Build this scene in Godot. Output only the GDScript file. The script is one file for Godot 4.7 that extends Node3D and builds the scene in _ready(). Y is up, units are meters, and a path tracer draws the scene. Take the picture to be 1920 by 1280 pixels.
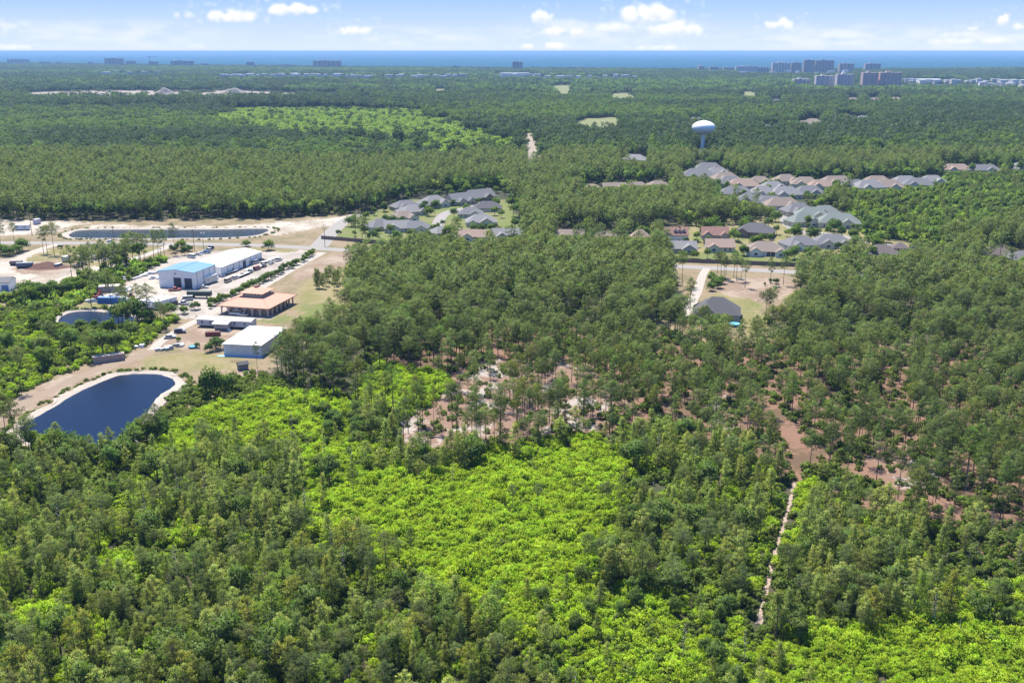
extends Node3D
# Aerial view over pine woods, ponds, a yard of warehouses, a housing estate, a far coast with towers and the sea.

const F := 1873.0
const CAM_H := 110.0
const PITCH := 0.28290
const HZ := 95.4            # row of the true horizon
const ROW_W := 480
const ROW_H := 640

var rng := RandomNumberGenerator.new()
var zone := PackedByteArray()
var mats := {}
var used_names := {}
var cp := cos(PITCH)
var sp := sin(PITCH)
var house_spots := []
var sights := []           # [x0, x1, y]: low growth only in front of a house that shows
var keep_out := []          # [x, z, radius] discs that no scattered tree may enter
var noise := FastNoiseLite.new()
var grain_tex: NoiseTexture2D
var fine_tex: NoiseTexture2D
var soft_tex: NoiseTexture2D

# ------------------------------------------------------------------ camera maths
func G(px: float, py: float, h := 0.0) -> Vector3:
	var dx := (px - 960.0) / F
	var dy := -(py - 640.0) / F
	var ry := cp * dy - sp
	var rz := -sp * dy - cp
	var t := (h - CAM_H) / ry
	return Vector3(dx * t, h, rz * t)

func PX(p: Vector3) -> Vector2:
	var qy := p.y - CAM_H
	var y := cp * qy - sp * p.z
	var z := sp * qy + cp * p.z
	return Vector2(960.0 + F * p.x / -z, 640.0 - F * y / -z)

func rise(base: Vector3, py: float) -> float:
	var lo := 0.0
	var hi := 150.0
	for i in 30:
		var m := (lo + hi) * 0.5
		if PX(Vector3(base.x, m, base.z)).y > py: lo = m
		else: hi = m
	return lo

# ------------------------------------------------------------------ materials
func lin(r: float, g: float, b: float) -> Color:
	return Color(r, g, b).linear_to_srgb()

func mat(called: String, c: Color, rough := 0.8, grain := 0.0, scale := 0.2, metal := 0.0) -> StandardMaterial3D:
	if mats.has(called):
		return mats[called]
	var m := StandardMaterial3D.new()
	m.resource_name = called
	m.albedo_color = c
	m.roughness = rough
	m.metallic = metal
	m.metallic_specular = 0.4
	if grain > 0.0:
		m.albedo_texture = soft_tex if grain < 0.7 else grain_tex
		m.uv1_triplanar = true
		m.uv1_world_triplanar = true
		m.uv1_scale = Vector3.ONE * scale
	mats[called] = m
	return m

func noise_tex(freq: float, low: float, octaves: int, sd: int) -> NoiseTexture2D:
	var n := FastNoiseLite.new()
	n.seed = sd
	n.noise_type = FastNoiseLite.TYPE_SIMPLEX_SMOOTH
	n.frequency = freq
	n.fractal_octaves = octaves
	var t := NoiseTexture2D.new()
	t.width = 512
	t.height = 512
	t.seamless = true
	t.noise = n
	var g := Gradient.new()
	g.set_color(0, Color(low, low, low))
	g.set_color(1, Color(1, 1, 1))
	t.color_ramp = g
	return t

# ------------------------------------------------------------------ naming and tagging
func numbered(n: String) -> String:
	var k: int = used_names.get(n, 0)
	used_names[n] = k + 1
	return n if k == 0 else "%s_%03d" % [n, k]

func thing(called: String, label: String, category: String, at := Vector3.ZERO, turn := 0.0, group := "") -> Node3D:
	var o := Node3D.new()
	o.name = numbered(called)
	add_child(o)
	o.position = at
	o.rotation.y = turn
	o.set_meta("label", label)
	o.set_meta("category", category)
	if group: o.set_meta("group", group)
	return o

func part(called: String, st, m: Material, parent: Node) -> MeshInstance3D:
	var o := MeshInstance3D.new()
	o.name = called
	if st is SurfaceTool:
		st.generate_normals()
		o.mesh = st.commit()
	else:
		o.mesh = st
	o.material_override = m
	parent.add_child(o, true)
	return o

func setting(called: String, st, m: Material, label: String, category := "") -> MeshInstance3D:
	var o := part(numbered(called), st, m, self)
	o.set_meta("kind", "structure")
	o.set_meta("label", label)
	o.set_meta("category", category if category else called.replace("_", " "))
	return o

# ------------------------------------------------------------------ mesh helpers
func mb() -> SurfaceTool:
	var st := SurfaceTool.new()
	st.begin(Mesh.PRIMITIVE_TRIANGLES)
	st.set_smooth_group(-1)
	return st

func tri(st: SurfaceTool, a: Vector3, b: Vector3, c: Vector3) -> void:
	st.add_vertex(a); st.add_vertex(b); st.add_vertex(c)

func quad(st: SurfaceTool, a: Vector3, b: Vector3, c: Vector3, d: Vector3) -> void:
	tri(st, a, b, c); tri(st, a, c, d)

func box(st: SurfaceTool, lo: Vector3, hi: Vector3) -> void:
	var p := [Vector3(lo.x, lo.y, lo.z), Vector3(hi.x, lo.y, lo.z), Vector3(hi.x, hi.y, lo.z), Vector3(lo.x, hi.y, lo.z),
		Vector3(lo.x, lo.y, hi.z), Vector3(hi.x, lo.y, hi.z), Vector3(hi.x, hi.y, hi.z), Vector3(lo.x, hi.y, hi.z)]
	for f in [[0, 1, 2, 3], [5, 4, 7, 6], [4, 0, 3, 7], [1, 5, 6, 2], [3, 2, 6, 7], [4, 5, 1, 0]]:
		quad(st, p[f[0]], p[f[3]], p[f[2]], p[f[1]])

func boxc(st: SurfaceTool, c: Vector3, s: Vector3) -> void:
	box(st, c - s * 0.5, c + s * 0.5)

func tube(st: SurfaceTool, a: Vector3, b: Vector3, r0: float, r1: float, n := 6, cap := false) -> void:
	var d := (b - a).normalized()
	var u := d.cross(Vector3(0.3, 0.1, 0.95)).normalized()
	var w := d.cross(u)
	for i in n:
		var t0 := TAU * i / n
		var t1 := TAU * (i + 1) / n
		var e0 := u * cos(t0) + w * sin(t0)
		var e1 := u * cos(t1) + w * sin(t1)
		quad(st, a + e0 * r0, a + e1 * r0, b + e1 * r1, b + e0 * r1)
		if cap:
			tri(st, b + e0 * r1, b + e1 * r1, b)
			tri(st, a, a + e1 * r0, a + e0 * r0)

func extrude_x(st: SurfaceTool, pts: Array, x0: float, x1: float) -> void:
	# pts: Vector2(z, y) outline, convex enough for a fan
	var n := pts.size()
	for i in n:
		var a: Vector2 = pts[i]
		var b: Vector2 = pts[(i + 1) % n]
		quad(st, Vector3(x0, a.y, a.x), Vector3(x0, b.y, b.x), Vector3(x1, b.y, b.x), Vector3(x1, a.y, a.x))
	for i in range(1, n - 1):
		var a: Vector2 = pts[0]
		var b: Vector2 = pts[i]
		var c: Vector2 = pts[i + 1]
		tri(st, Vector3(x1, a.y, a.x), Vector3(x1, b.y, b.x), Vector3(x1, c.y, c.x))
		tri(st, Vector3(x0, c.y, c.x), Vector3(x0, b.y, b.x), Vector3(x0, a.y, a.x))

func sheet(points: PackedVector2Array, y: float) -> SurfaceTool:
	# flat polygon of ground points (x, z)
	var st := mb()
	var idx := Geometry2D.triangulate_polygon(points)
	for i in range(0, idx.size(), 3):
		var a := points[idx[i]]
		var b := points[idx[i + 1]]
		var c := points[idx[i + 2]]
		if (b - a).cross(c - a) < 0.0:
			var s := b; b = c; c = s
		tri(st, Vector3(a.x, y, a.y), Vector3(b.x, y, b.y), Vector3(c.x, y, c.y))
	return st

func ground_poly(px: Array) -> PackedVector2Array:
	var out := PackedVector2Array()
	for p in px:
		var g := G(p[0], p[1])
		out.append(Vector2(g.x, g.z))
	return out

func smooth_poly(pts: PackedVector2Array, closed := true, times := 2) -> PackedVector2Array:
	for k in times:
		var out := PackedVector2Array()
		var n := pts.size()
		if not closed: out.append(pts[0])
		for i in (n if closed else n - 1):
			var a := pts[i]
			var b := pts[(i + 1) % n]
			out.append(a.lerp(b, 0.25))
			out.append(a.lerp(b, 0.75))
		if not closed: out.append(pts[n - 1])
		pts = out
	return pts

func strip(line: PackedVector2Array, widths, y: float, jitter := 0.0) -> SurfaceTool:
	var st := mb()
	var n := line.size()
	var l := PackedVector2Array()
	var r := PackedVector2Array()
	for i in n:
		var d := (line[mini(i + 1, n - 1)] - line[maxi(i - 1, 0)]).normalized()
		var nrm := Vector2(-d.y, d.x)
		var w: float = widths if widths is float else lerpf(widths[0], widths[1], float(i) / (n - 1))
		l.append(line[i] + nrm * (w * 0.5 + rng.randf_range(-jitter, jitter)))
		r.append(line[i] - nrm * (w * 0.5 + rng.randf_range(-jitter, jitter)))
	for i in n - 1:
		quad(st, Vector3(l[i].x, y, l[i].y), Vector3(r[i].x, y, r[i].y), Vector3(r[i + 1].x, y, r[i + 1].y), Vector3(l[i + 1].x, y, l[i + 1].y))
	return st

func densify(line: PackedVector2Array, step: float) -> PackedVector2Array:
	var out := PackedVector2Array()
	for i in line.size() - 1:
		var n := maxi(1, int(line[i].distance_to(line[i + 1]) / step))
		for k in n:
			out.append(line[i].lerp(line[i + 1], float(k) / n))
	out.append(line[line.size() - 1])
	return out

# ------------------------------------------------------------------ zones, read in photograph pixels of the GROUND
func paint(poly: Array, v: int) -> void:
	var pts := PackedVector2Array()
	var lo := Vector2(1e9, 1e9)
	var hi := -lo
	for p in poly:
		var q := Vector2(p[0] / 4.0, p[1] / 2.0)
		pts.append(q)
		lo = lo.min(q); hi = hi.max(q)
	for y in range(maxi(0, int(lo.y)), mini(ROW_H - 1, int(hi.y) + 1) + 1):
		for x in range(maxi(0, int(lo.x)), mini(ROW_W - 1, int(hi.x) + 1) + 1):
			if Geometry2D.is_point_in_polygon(Vector2(x + 0.5, y + 0.5), pts):
				zone[y * ROW_W + x] = v

func zone_at(u: Vector2) -> int:
	var x := clampi(int(u.x / 4.0), 0, ROW_W - 1)
	var y := clampi(int(u.y / 2.0), 0, ROW_H - 1)
	return zone[y * ROW_W + x]

# ------------------------------------------------------------------ plants
func unit() -> Vector3:
	var z := rng.randf_range(-1.0, 1.0)
	var a := rng.randf() * TAU
	var s := sqrt(1.0 - z * z)
	return Vector3(s * cos(a), z, s * sin(a))

var N := PackedVector3Array()     # normals of the leaves being built
var crown_mid := Vector3.ZERO

func clump(V: PackedVector3Array, C: PackedColorArray, c: Vector3, rh: float, rv: float, n: int, size: float, wide: float, col: Color, leafy: bool) -> void:
	var out := (c - crown_mid).normalized()
	for i in n:
		var d := unit()
		var rad := pow(rng.randf(), 0.45)
		var p := c + Vector3(d.x * rh, d.y * rv, d.z * rh) * rad
		var a := (unit() + d * 0.7 + Vector3(0, 0.35, 0)).normalized() * size * rng.randf_range(0.6, 1.3)
		var b := a.cross(unit()).normalized() * size * wide * rng.randf_range(0.7, 1.3)
		var k := rng.randf_range(0.82, 1.18)
		var cc := Color(col.r * k, col.g * k, col.b * k)
		var nr := (d * 0.9 + out * 0.5 + Vector3(0, 0.55, 0) + unit() * 0.4).normalized()
		if a.cross(b).dot(nr) < 0.0: b = -b
		V.append(p - b); V.append(p + b); V.append(p + a)
		for j in 3:
			C.append(cc); N.append(nr)
		if leafy:
			V.append(p + b); V.append(p + a + b * 0.9); V.append(p + a)
			for j in 3:
				C.append(cc); N.append(nr)

func leaf_mesh(V: PackedVector3Array, C: PackedColorArray) -> ArrayMesh:
	var arr := []
	arr.resize(Mesh.ARRAY_MAX)
	arr[Mesh.ARRAY_VERTEX] = V
	arr[Mesh.ARRAY_COLOR] = C
	arr[Mesh.ARRAY_NORMAL] = N
	var m := ArrayMesh.new()
	m.add_surface_from_arrays(Mesh.PRIMITIVE_TRIANGLES, arr)
	N = PackedVector3Array()
	return m

func vary(c: Color, s: float) -> Color:
	var k := 1.0 + rng.randf_range(-s, s)
	return Color(c.r * k * (1.0 + rng.randf_range(-s, s) * 0.4), c.g * k, c.b * k * (1.0 + rng.randf_range(-s, s) * 0.4))

func joined(trunk: ArrayMesh, crown: ArrayMesh, tm: Material, cm: Material) -> ArrayMesh:
	var m := ArrayMesh.new()
	for p in [[trunk, tm], [crown, cm]]:
		m.add_surface_from_arrays(Mesh.PRIMITIVE_TRIANGLES, p[0].surface_get_arrays(0))
		m.surface_set_material(m.get_surface_count() - 1, p[1])
	return m

# a pine: height h, live crown from cb upwards, crown radius R
func make_pine(sd: int, h: float, cb: float, R: float, nb: int, per: int, leaf: float, col: Color, flat: float) -> Dictionary:
	rng.seed = sd
	var st := mb()
	var V := PackedVector3Array()
	var C := PackedColorArray()
	var bend := Vector3(rng.randf_range(-0.5, 0.5), 0, rng.randf_range(-0.5, 0.5))
	var r0 := h * 0.011
	var axis := func(t: float) -> Vector3: return Vector3(0, h * t, 0) + bend * t * t * 1.2
	for k in 4:
		tube(st, axis.call(k / 4.0), axis.call((k + 1) / 4.0), r0 * (1.0 - 0.21 * k), r0 * (0.79 - 0.21 * k) + 0.01, 5)
	crown_mid = Vector3(0, h * lerpf(cb, 1.0, 0.4), 0)
	for i in nb:
		var f := (i + rng.randf()) / nb
		var t := lerpf(cb, 0.97, f)
		var prof := pow(sin(PI * clampf(0.16 + 0.84 * f, 0, 1)), 0.6) if flat > 0.5 else (1.05 - f) * (0.55 + 0.45 * minf(1.0, f * 5.0))
		var L := R * prof * rng.randf_range(0.55, 1.12)
		var az := i * 2.399 + rng.randf_range(-0.5, 0.5)
		var base: Vector3 = axis.call(t)
		var dir := Vector3(cos(az), rng.randf_range(0.05, 0.5), sin(az)).normalized()
		var tip := base + dir * L
		tube(st, base, tip, 0.045 + 0.01 * L, 0.015, 3)
		var cc := vary(col, 0.28)
		clump(V, C, tip, 0.27 * R * rng.randf_range(0.7, 1.2), 0.20 * R * rng.randf_range(0.7, 1.15), per, leaf, 0.17, cc, false)
		if L > R * 0.55:
			clump(V, C, base.lerp(tip, 0.55) + Vector3(0, 0.12, 0), 0.21 * R, 0.15 * R, int(per * 0.55), leaf, 0.16, vary(col, 0.28), false)
	clump(V, C, axis.call(0.985), 0.25 * R, 0.26 * R, per, leaf, 0.16, vary(col, 0.2), false)
	# a few dead stubs below the crown
	for i in 4:
		var b: Vector3 = axis.call(rng.randf_range(cb * 0.55, cb))
		var az := rng.randf() * TAU
		tube(st, b, b + Vector3(cos(az), 0.2, sin(az)) * rng.randf_range(0.5, 1.4), 0.035, 0.01, 3)
	st.generate_normals()
	return {"trunk": st.commit(), "crown": leaf_mesh(V, C), "h": h}

func make_broadleaf(sd: int, h: float, R: float, n: int, per: int, leaf: float, col: Color, low := 0.3) -> Dictionary:
	rng.seed = sd
	var st := mb()
	var V := PackedVector3Array()
	var C := PackedColorArray()
	crown_mid = Vector3(0, h * 0.5, 0)
	tube(st, Vector3.ZERO, Vector3(0.1, h * 0.45, 0.1), h * 0.022, h * 0.014, 5)
	for i in n:
		var d := unit()
		if d.y < -0.5: d.y = -d.y
		var lump := 0.72 + 0.3 * sin(d.x * 3.1 + sd) * cos(d.z * 2.7 + sd * 1.7)
		var rad := lump * lerpf(0.55, 1.0, sqrt(rng.randf()))
		var c := Vector3(d.x * R * rad, h * (low + (1.0 - low) * 0.46) + d.y * h * (1.0 - low) * 0.46 * rad, d.z * R * rad)
		clump(V, C, c, R * 0.30, R * 0.24, per, leaf, 0.55, vary(col, 0.22), true)
		if i % 3 == 0:
			tube(st, Vector3(0.1, h * 0.4, 0.1), c, h * 0.008, 0.02, 3)
	st.generate_normals()
	return {"trunk": st.commit(), "crown": leaf_mesh(V, C), "h": h}

# a low dome of leafy shoots
func make_shrub(sd: int, h: float, R: float, n: int, per: int, leaf: float, col: Color) -> ArrayMesh:
	rng.seed = sd
	var V := PackedVector3Array()
	var C := PackedColorArray()
	crown_mid = Vector3(0, h * 0.2, 0)
	for i in n:
		var a := rng.randf() * TAU
		var q := sqrt(rng.randf())
		var top := h * (1.0 - 0.55 * q * q) * rng.randf_range(0.7, 1.1)
		var cc := vary(col, 0.25)
		clump(V, C, Vector3(cos(a) * q * R, top - 0.3, sin(a) * q * R), R * 0.27, h * 0.16, per, leaf, 0.5, cc, true)
		clump(V, C, Vector3(cos(a) * q * R, top * 0.45, sin(a) * q * R), R * 0.25, h * 0.25, int(per * 0.4), leaf, 0.5, cc, true)
	return leaf_mesh(V, C)

# a piece of far canopy: a handful of simple crowns on stems
func make_grove(sd: int, n: int, spread: float, h: float, R: float, tufts: int, per: int, leaf: float, col: Color) -> ArrayMesh:
	rng.seed = sd
	var V := PackedVector3Array()
	var C := PackedColorArray()
	var bark := Color(0.10, 0.085, 0.07)
	for k in n:
		var a := k * 2.399 + rng.randf()
		var q := spread * sqrt((k + 0.5) / n)
		var b := Vector3(cos(a) * q, 0, sin(a) * q)
		var hh := h * rng.randf_range(0.65, 1.15)
		var rr := R * rng.randf_range(0.75, 1.25)
		var cc := vary(col, 0.28)
		for s in 3:
			var t0 := TAU * s / 3.0
			var t1 := TAU * (s + 1) / 3.0
			var w := 0.16
			V.append(b + Vector3(cos(t0), 0, sin(t0)) * w); V.append(b + Vector3(cos(t1), 0, sin(t1)) * w); V.append(b + Vector3(0, hh * 0.9, 0))
			for j in 3:
				C.append(bark); N.append(Vector3(cos(t0 + 1.0), 0, sin(t0 + 1.0)))
		crown_mid = b + Vector3(0, hh * 0.66, 0)
		for i in tufts:
			var d := unit()
			var c := b + Vector3(d.x * rr * 0.7, hh * 0.74 + d.y * hh * 0.24, d.z * rr * 0.7)
			clump(V, C, c, rr * 0.45, rr * 0.4, per, leaf, 0.42, vary(cc, 0.12), false)
	return leaf_mesh(V, C)

func leaf_mat(called: String, tint: Color, back: Color) -> StandardMaterial3D:
	var m := mat(called, tint, 0.75)
	m.vertex_color_use_as_albedo = true
	m.metallic_specular = 0.25
	m.cull_mode = BaseMaterial3D.CULL_DISABLED
	m.backlight_enabled = true
	m.backlight = back
	return m

var batches := {}     # mesh key -> {mesh, mat, xf, col, home}
func batch(key: String, m: Mesh, material: Material, home: String) -> void:
	batches[key] = {"mesh": m, "mat": material, "xf": [], "col": PackedColorArray(), "home": home}

func put(key: String, at: Vector3, s: Vector3, turn: float, col: Color) -> void:
	var b = batches[key]
	b.xf.append(Transform3D(Basis(Vector3.UP, turn).scaled_local(s), at))
	b.col.append(col)

func flush_batches() -> void:
	var homes := {}
	for key in batches:
		var b = batches[key]
		if b.xf.is_empty(): continue
		var info: Array = stuff_names[b.home]
		if not homes.has(b.home):
			var o := Node3D.new()
			o.name = b.home
			add_child(o)
			o.set_meta("kind", "stuff")
			o.set_meta("label", info[0])
			o.set_meta("category", info[1])
			homes[b.home] = o
		var mm := MultiMesh.new()
		mm.transform_format = MultiMesh.TRANSFORM_3D
		mm.use_colors = true
		mm.mesh = b.mesh
		mm.instance_count = b.xf.size()
		for i in b.xf.size():
			mm.set_instance_transform(i, b.xf[i])
			mm.set_instance_color(i, b.col[i])
		var mi := MultiMeshInstance3D.new()
		mi.name = info[2]
		mi.multimesh = mm
		if b.mat: mi.material_override = b.mat
		homes[b.home].add_child(mi, true)
		mi.set_meta("kind", "stuff")
		print("  ", b.home, " ", key, " ", b.xf.size())

var stuff_names := {
	"pine_woods": ["dense mass of smaller pines filling the woods between the clearings", "pine woods", "pines"],
	"mixed_woods": ["rounded leafy trees mixed through the woods and behind the estates", "leafy woods", "leafy_trees"],
	"bright_thicket": ["bright lime green thicket of head-high shrubs in the wet hollows", "thicket", "shrubs"],
	"undergrowth": ["dull green undergrowth and saplings below the pines", "undergrowth", "bushes"],
	"far_forest": ["hazy blue green forest canopy reaching to the coast", "forest", "canopy"],
	"scrub_field": ["low yellow green scrub covering the open field amid the forest", "scrub", "scrub_bushes"],
}

# ------------------------------------------------------------------ buildings
func roof_shape(st: SurfaceTool, w: float, d: float, e: float, pitch: float, hip: bool, o := 0.5) -> float:
	# ridge along x; returns the ridge height
	var hw := w * 0.5 + o
	var hd := d * 0.5 + o
	var y0 := e - o * pitch
	var y1 := y0 + hd * pitch
	var rx := hw - hd * (0.95 if hip else 0.0)
	rx = maxf(rx, 0.05)
	var A := Vector3(-hw, y0, hd); var B := Vector3(hw, y0, hd); var C := Vector3(hw, y0, -hd); var D := Vector3(-hw, y0, -hd)
	var R0 := Vector3(-rx, y1, 0); var R1 := Vector3(rx, y1, 0)
	quad(st, A, R0, R1, B); quad(st, C, R1, R0, D)
	if hip:
		tri(st, B, R1, C); tri(st, D, R0, A)
	var t := Vector3(0, -0.22, 0)
	if hip:
		for p in [[A, B], [B, C], [C, D], [D, A]]:
			quad(st, p[0] + t, p[0], p[1], p[1] + t)
		quad(st, A + t, B + t, C + t, D + t)
	else:
		for p in [[A, B], [C, D], [B, R1], [R1, C], [D, R0], [R0, A]]:
			quad(st, p[0] + t, p[0], p[1], p[1] + t)
		quad(st, A + t, B + t, R1 + t, R0 + t); quad(st, C + t, D + t, R0 + t, R1 + t)
	return y1

func prism_walls(st: SurfaceTool, w: float, d: float, e: float, pitch: float, gable: bool) -> void:
	var hw := w * 0.5
	var hd := d * 0.5
	if gable:
		extrude_x(st, [Vector2(hd, 0), Vector2(hd, e - 0.12), Vector2(0, e + hd * pitch - 0.12), Vector2(-hd, e - 0.12), Vector2(-hd, 0)], -hw, hw)
	else:
		box(st, Vector3(-hw, 0, -hd), Vector3(hw, e - 0.05, hd))

func moved(st: SurfaceTool, t: Transform3D) -> SurfaceTool:
	var out := mb()
	add_moved(out, st, t)
	return out

func add_moved(to: SurfaceTool, from: SurfaceTool, t: Transform3D) -> void:
	var arr := from.commit_to_arrays()
	for v in arr[Mesh.ARRAY_VERTEX]:
		to.add_vertex(t * v)

func window(parent: Node, at: Vector3, face: Vector3, w: float, h: float, frame: Material, glass: Material) -> void:
	var side := Vector3.UP.cross(face)
	var st := mb()
	var half := Vector3(absf(side.x) * w + absf(face.x) * 0.1, h, absf(side.z) * w + absf(face.z) * 0.1)
	boxc(st, at + face * 0.03, half)
	var o := part("window", st, frame, parent)
	var sg := mb()
	boxc(sg, at + face * 0.06, half - Vector3(absf(side.x) * 0.22, 0.22, absf(side.z) * 0.22))
	part("pane", sg, glass, o)

var roof_tint := {
	"grey": Color(0.17, 0.17, 0.19), "light": Color(0.26, 0.26, 0.275), "tan": Color(0.28, 0.23, 0.20), "dark": Color(0.07, 0.07, 0.082), "red": Color(0.31, 0.18, 0.155),
	"pink": Color(0.35, 0.26, 0.22), "green": Color(0.21, 0.245, 0.235), "brown": Color(0.16, 0.135, 0.135)}
var wall_tint := {"white": Color(0.72, 0.72, 0.70), "cream": Color(0.62, 0.57, 0.47), "brick": Color(0.28, 0.2, 0.16), "stone": Color(0.42, 0.38, 0.33), "greywall": Color(0.5, 0.5, 0.5)}

func house(label: String, group: String, px: float, py: float, w: float, d: float, turn: float, hip: bool, roof: String, wall: String, opt := {}) -> Node3D:
	var e: float = opt.get("eave", 3.0)
	var pitch: float = opt.get("pitch", 0.62)
	var at := G(px, py, e)
	at.y = 0.0
	keep_out.append([at.x, at.z, maxf(w, d) * 0.52])
	house_spots.append([label, at])
	var wpx := w * (py - HZ) / 110.0 * 0.5
	sights.append([px - wpx, px + wpx, py + (-4.0 if group.begins_with("houses half") else 2.0) + 0.6 * (py - HZ) / 110.0])
	var t := thing("house", label, "house", at, deg_to_rad(turn), group)
	var rm := mat("roof_" + roof, lin(roof_tint[roof].r, roof_tint[roof].g, roof_tint[roof].b), 0.9, 1.0, 0.35)
	var wm := mat("wall_" + wall, lin(wall_tint[wall].r, wall_tint[wall].g, wall_tint[wall].b), 0.85, 0.5, 0.15)
	var trim := mat("white_trim", lin(0.75, 0.75, 0.73), 0.6)
	var glass := mat("dark_glass", lin(0.03, 0.045, 0.06), 0.12)
	var ws := mb()
	var rs := mb()
	prism_walls(ws, w, d, e, pitch, not hip)
	var top := roof_shape(rs, w, d, e, pitch, hip)
	for g in opt.get("gables", []):   # [x, width, projection, side, hipped]
		var gx: float = g[0]
		var gw: float = g[1]
		var gp: float = g[2]
		var side: float = g[3]
		var len_z := d * 0.5 + gp
		var tf := Transform3D(Basis(Vector3.UP, -PI / 2.0 if side > 0 else PI / 2.0), Vector3(gx, 0, side * len_z * 0.5))
		var a := mb()
		prism_walls(a, len_z, gw, e, pitch, true)
		var b := mb()
		roof_shape(b, len_z, gw, e + 0.03, pitch * 1.03, false, 0.4)
		add_moved(ws, a, tf)
		add_moved(rs, b, tf)
		window(t, Vector3(gx, 1.5, side * len_z), Vector3(0, 0, side), minf(gw * 0.35, 2.2), 1.5, trim, glass)
	part("wall", ws, wm, t)
	var ro := part("roof", rs, rm, t)
	if opt.get("chimney", false):
		var c := mb()
		box(c, Vector3(w * 0.2 - 0.5, e, -0.9), Vector3(w * 0.2 + 0.5, top + 0.9, 0.1))
		part("chimney", c, mat("wall_brick", lin(0.28, 0.2, 0.16), 0.9, 1.0), ro)
	for k in opt.get("dormers", 0):
		var c := mb()
		var x = w * (0.02 + 0.16 * k)
		var dz := d * 0.30
		box(c, Vector3(x - 0.9, e + 0.4, 0), Vector3(x + 0.9, e + 2.4, dz))
		var dm := part("dormer", c, trim, t)
		var c2 := mb()
		var r2 := mb()
		roof_shape(r2, dz + 0.3, 1.8, 0, 0.9, false, 0.25)
		add_moved(c2, r2, Transform3D(Basis(Vector3.UP, PI / 2.0), Vector3(x, e + 2.45, dz * 0.5)))
		part("dormer_roof", c2, rm, dm)
		window(t, Vector3(x, e + 1.5, dz), Vector3(0, 0, 1), 1.0, 1.2, trim, glass)
	if opt.get("porch", false):
		var c := mb()
		box(c, Vector3(w * 0.02, 0.25, d * 0.5 + 0.05), Vector3(w * 0.36, 2.5, d * 0.5 + 0.25))
		part("screened_porch", c, glass, t)
		for k in 4:
			var q := mb()
			var x := lerpf(w * 0.02, w * 0.36, k / 3.0)
			box(q, Vector3(x - 0.1, 0.0, d * 0.5 + 0.02), Vector3(x + 0.1, 2.6, d * 0.5 + 0.32))
			part("porch_post", q, trim, t)
	for s in [1.0, -1.0]:
		for k in [-0.36, -0.18, 0.16, 0.34]:
			var clear := true
			for g in opt.get("gables", []):
				if g[3] == s and absf(g[0] - k * w) < g[1] * 0.5 + 0.9: clear = false
			if opt.get("porch", false) and s > 0 and k > -0.1: clear = false
			if clear: window(t, Vector3(k * w, 1.55, s * d * 0.5), Vector3(0, 0, s), 1.3, 1.5, trim, glass)
	for s in [1.0, -1.0]:
		window(t, Vector3(s * w * 0.5, 1.55, d * 0.15), Vector3(s, 0, 0), 1.2, 1.5, trim, glass)
	if opt.get("garage", true):
		var c := mb()
		box(c, Vector3(-w * 0.48, 0.02, -d * 0.5 - 0.06), Vector3(-w * 0.48 + 4.9, 2.3, -d * 0.5 + 0.02))
		part("garage_door", c, trim, t)
	return t

func tower_block(label: String, group: String, x0: float, x1: float, yb: float, yt: float, depth: float, wall: Color, bays: int, steps := []) -> void:
	var a := G(x0, yb)
	var b := G(x1, yb)
	var w := a.distance_to(b)
	var at := (a + b) * 0.5
	var h := rise(at, yt)
	var t := thing("apartment_tower", label, "tower", at - Vector3(0, 0, depth * 0.5), 0.0, group)
	var wm := mat("tower_%.2f_%.2f" % [wall.r, wall.b], lin(wall.r, wall.g, wall.b), 0.85)
	var st := mb()
	box(st, Vector3(-w * 0.5, 0, -depth * 0.5), Vector3(w * 0.5, h, depth * 0.5))
	part("body", st, wm, t)
	var slab := mat("tower_slab_%.2f" % wall.r, lin(wall.r * 1.35, wall.g * 1.35, wall.b * 1.33), 0.85)
	var glass := mat("tower_glass", lin(0.12, 0.13, 0.15), 0.25)
	for k in bays:
		var c := mb()
		var bx := -w * 0.5 + w * (k + 0.5) / bays
		var bw := w / bays * 0.52
		box(c, Vector3(bx - bw * 0.5, 2, depth * 0.5), Vector3(bx + bw * 0.5, h * rng.randf_range(0.93, 0.99), depth * 0.5 + 2.2))
		var o := part("balcony_bay", c, glass, t)
		var f := mb()
		var n := maxi(3, int(h / 3.3))
		for j in n:
			var y := 2.0 + (h * 0.93 - 2.0) * j / n
			box(f, Vector3(bx - bw * 0.52, y, depth * 0.5 - 0.2), Vector3(bx + bw * 0.52, y + 1.25, depth * 0.5 + 3.0))
		part("balconies", f, slab, o)
	var r := mb()
	for s in (steps if steps else [[0.3, 0.5, 4.0]]):
		box(r, Vector3(-w * 0.5 + w * s[0], h, -depth * 0.3), Vector3(-w * 0.5 + w * s[1], h + s[2], depth * 0.3))
	part("roof_house", r, wm, t)

func low_block(label: String, group: String, x0: float, x1: float, yb: float, h: float, depth: float, wall: Color, roof: Color) -> void:
	var a := G(x0, yb)
	var b := G(x1, yb)
	var w := a.distance_to(b)
	var t := thing("commercial_building", label, "building", (a + b) * 0.5, rng.randf_range(-0.25, 0.25), group)
	var st := mb()
	box(st, Vector3(-w * 0.5, 0, -depth), Vector3(w * 0.5, h, 0))
	part("wall", st, mat("low_%.2f" % wall.r, lin(wall.r, wall.g, wall.b), 0.85), t)
	var r := mb()
	box(r, Vector3(-w * 0.5 - 0.5, h + 0.002, -depth - 0.5), Vector3(w * 0.5 + 0.5, h + 0.7, 0.5))
	part("roof", r, mat("lowroof_%.2f" % roof.r, lin(roof.r, roof.g, roof.b), 0.7), t)

func frame_at(p: Vector3, deg: float) -> Transform3D:
	return Transform3D(Basis(Vector3.UP, deg_to_rad(deg)), p)

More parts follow.
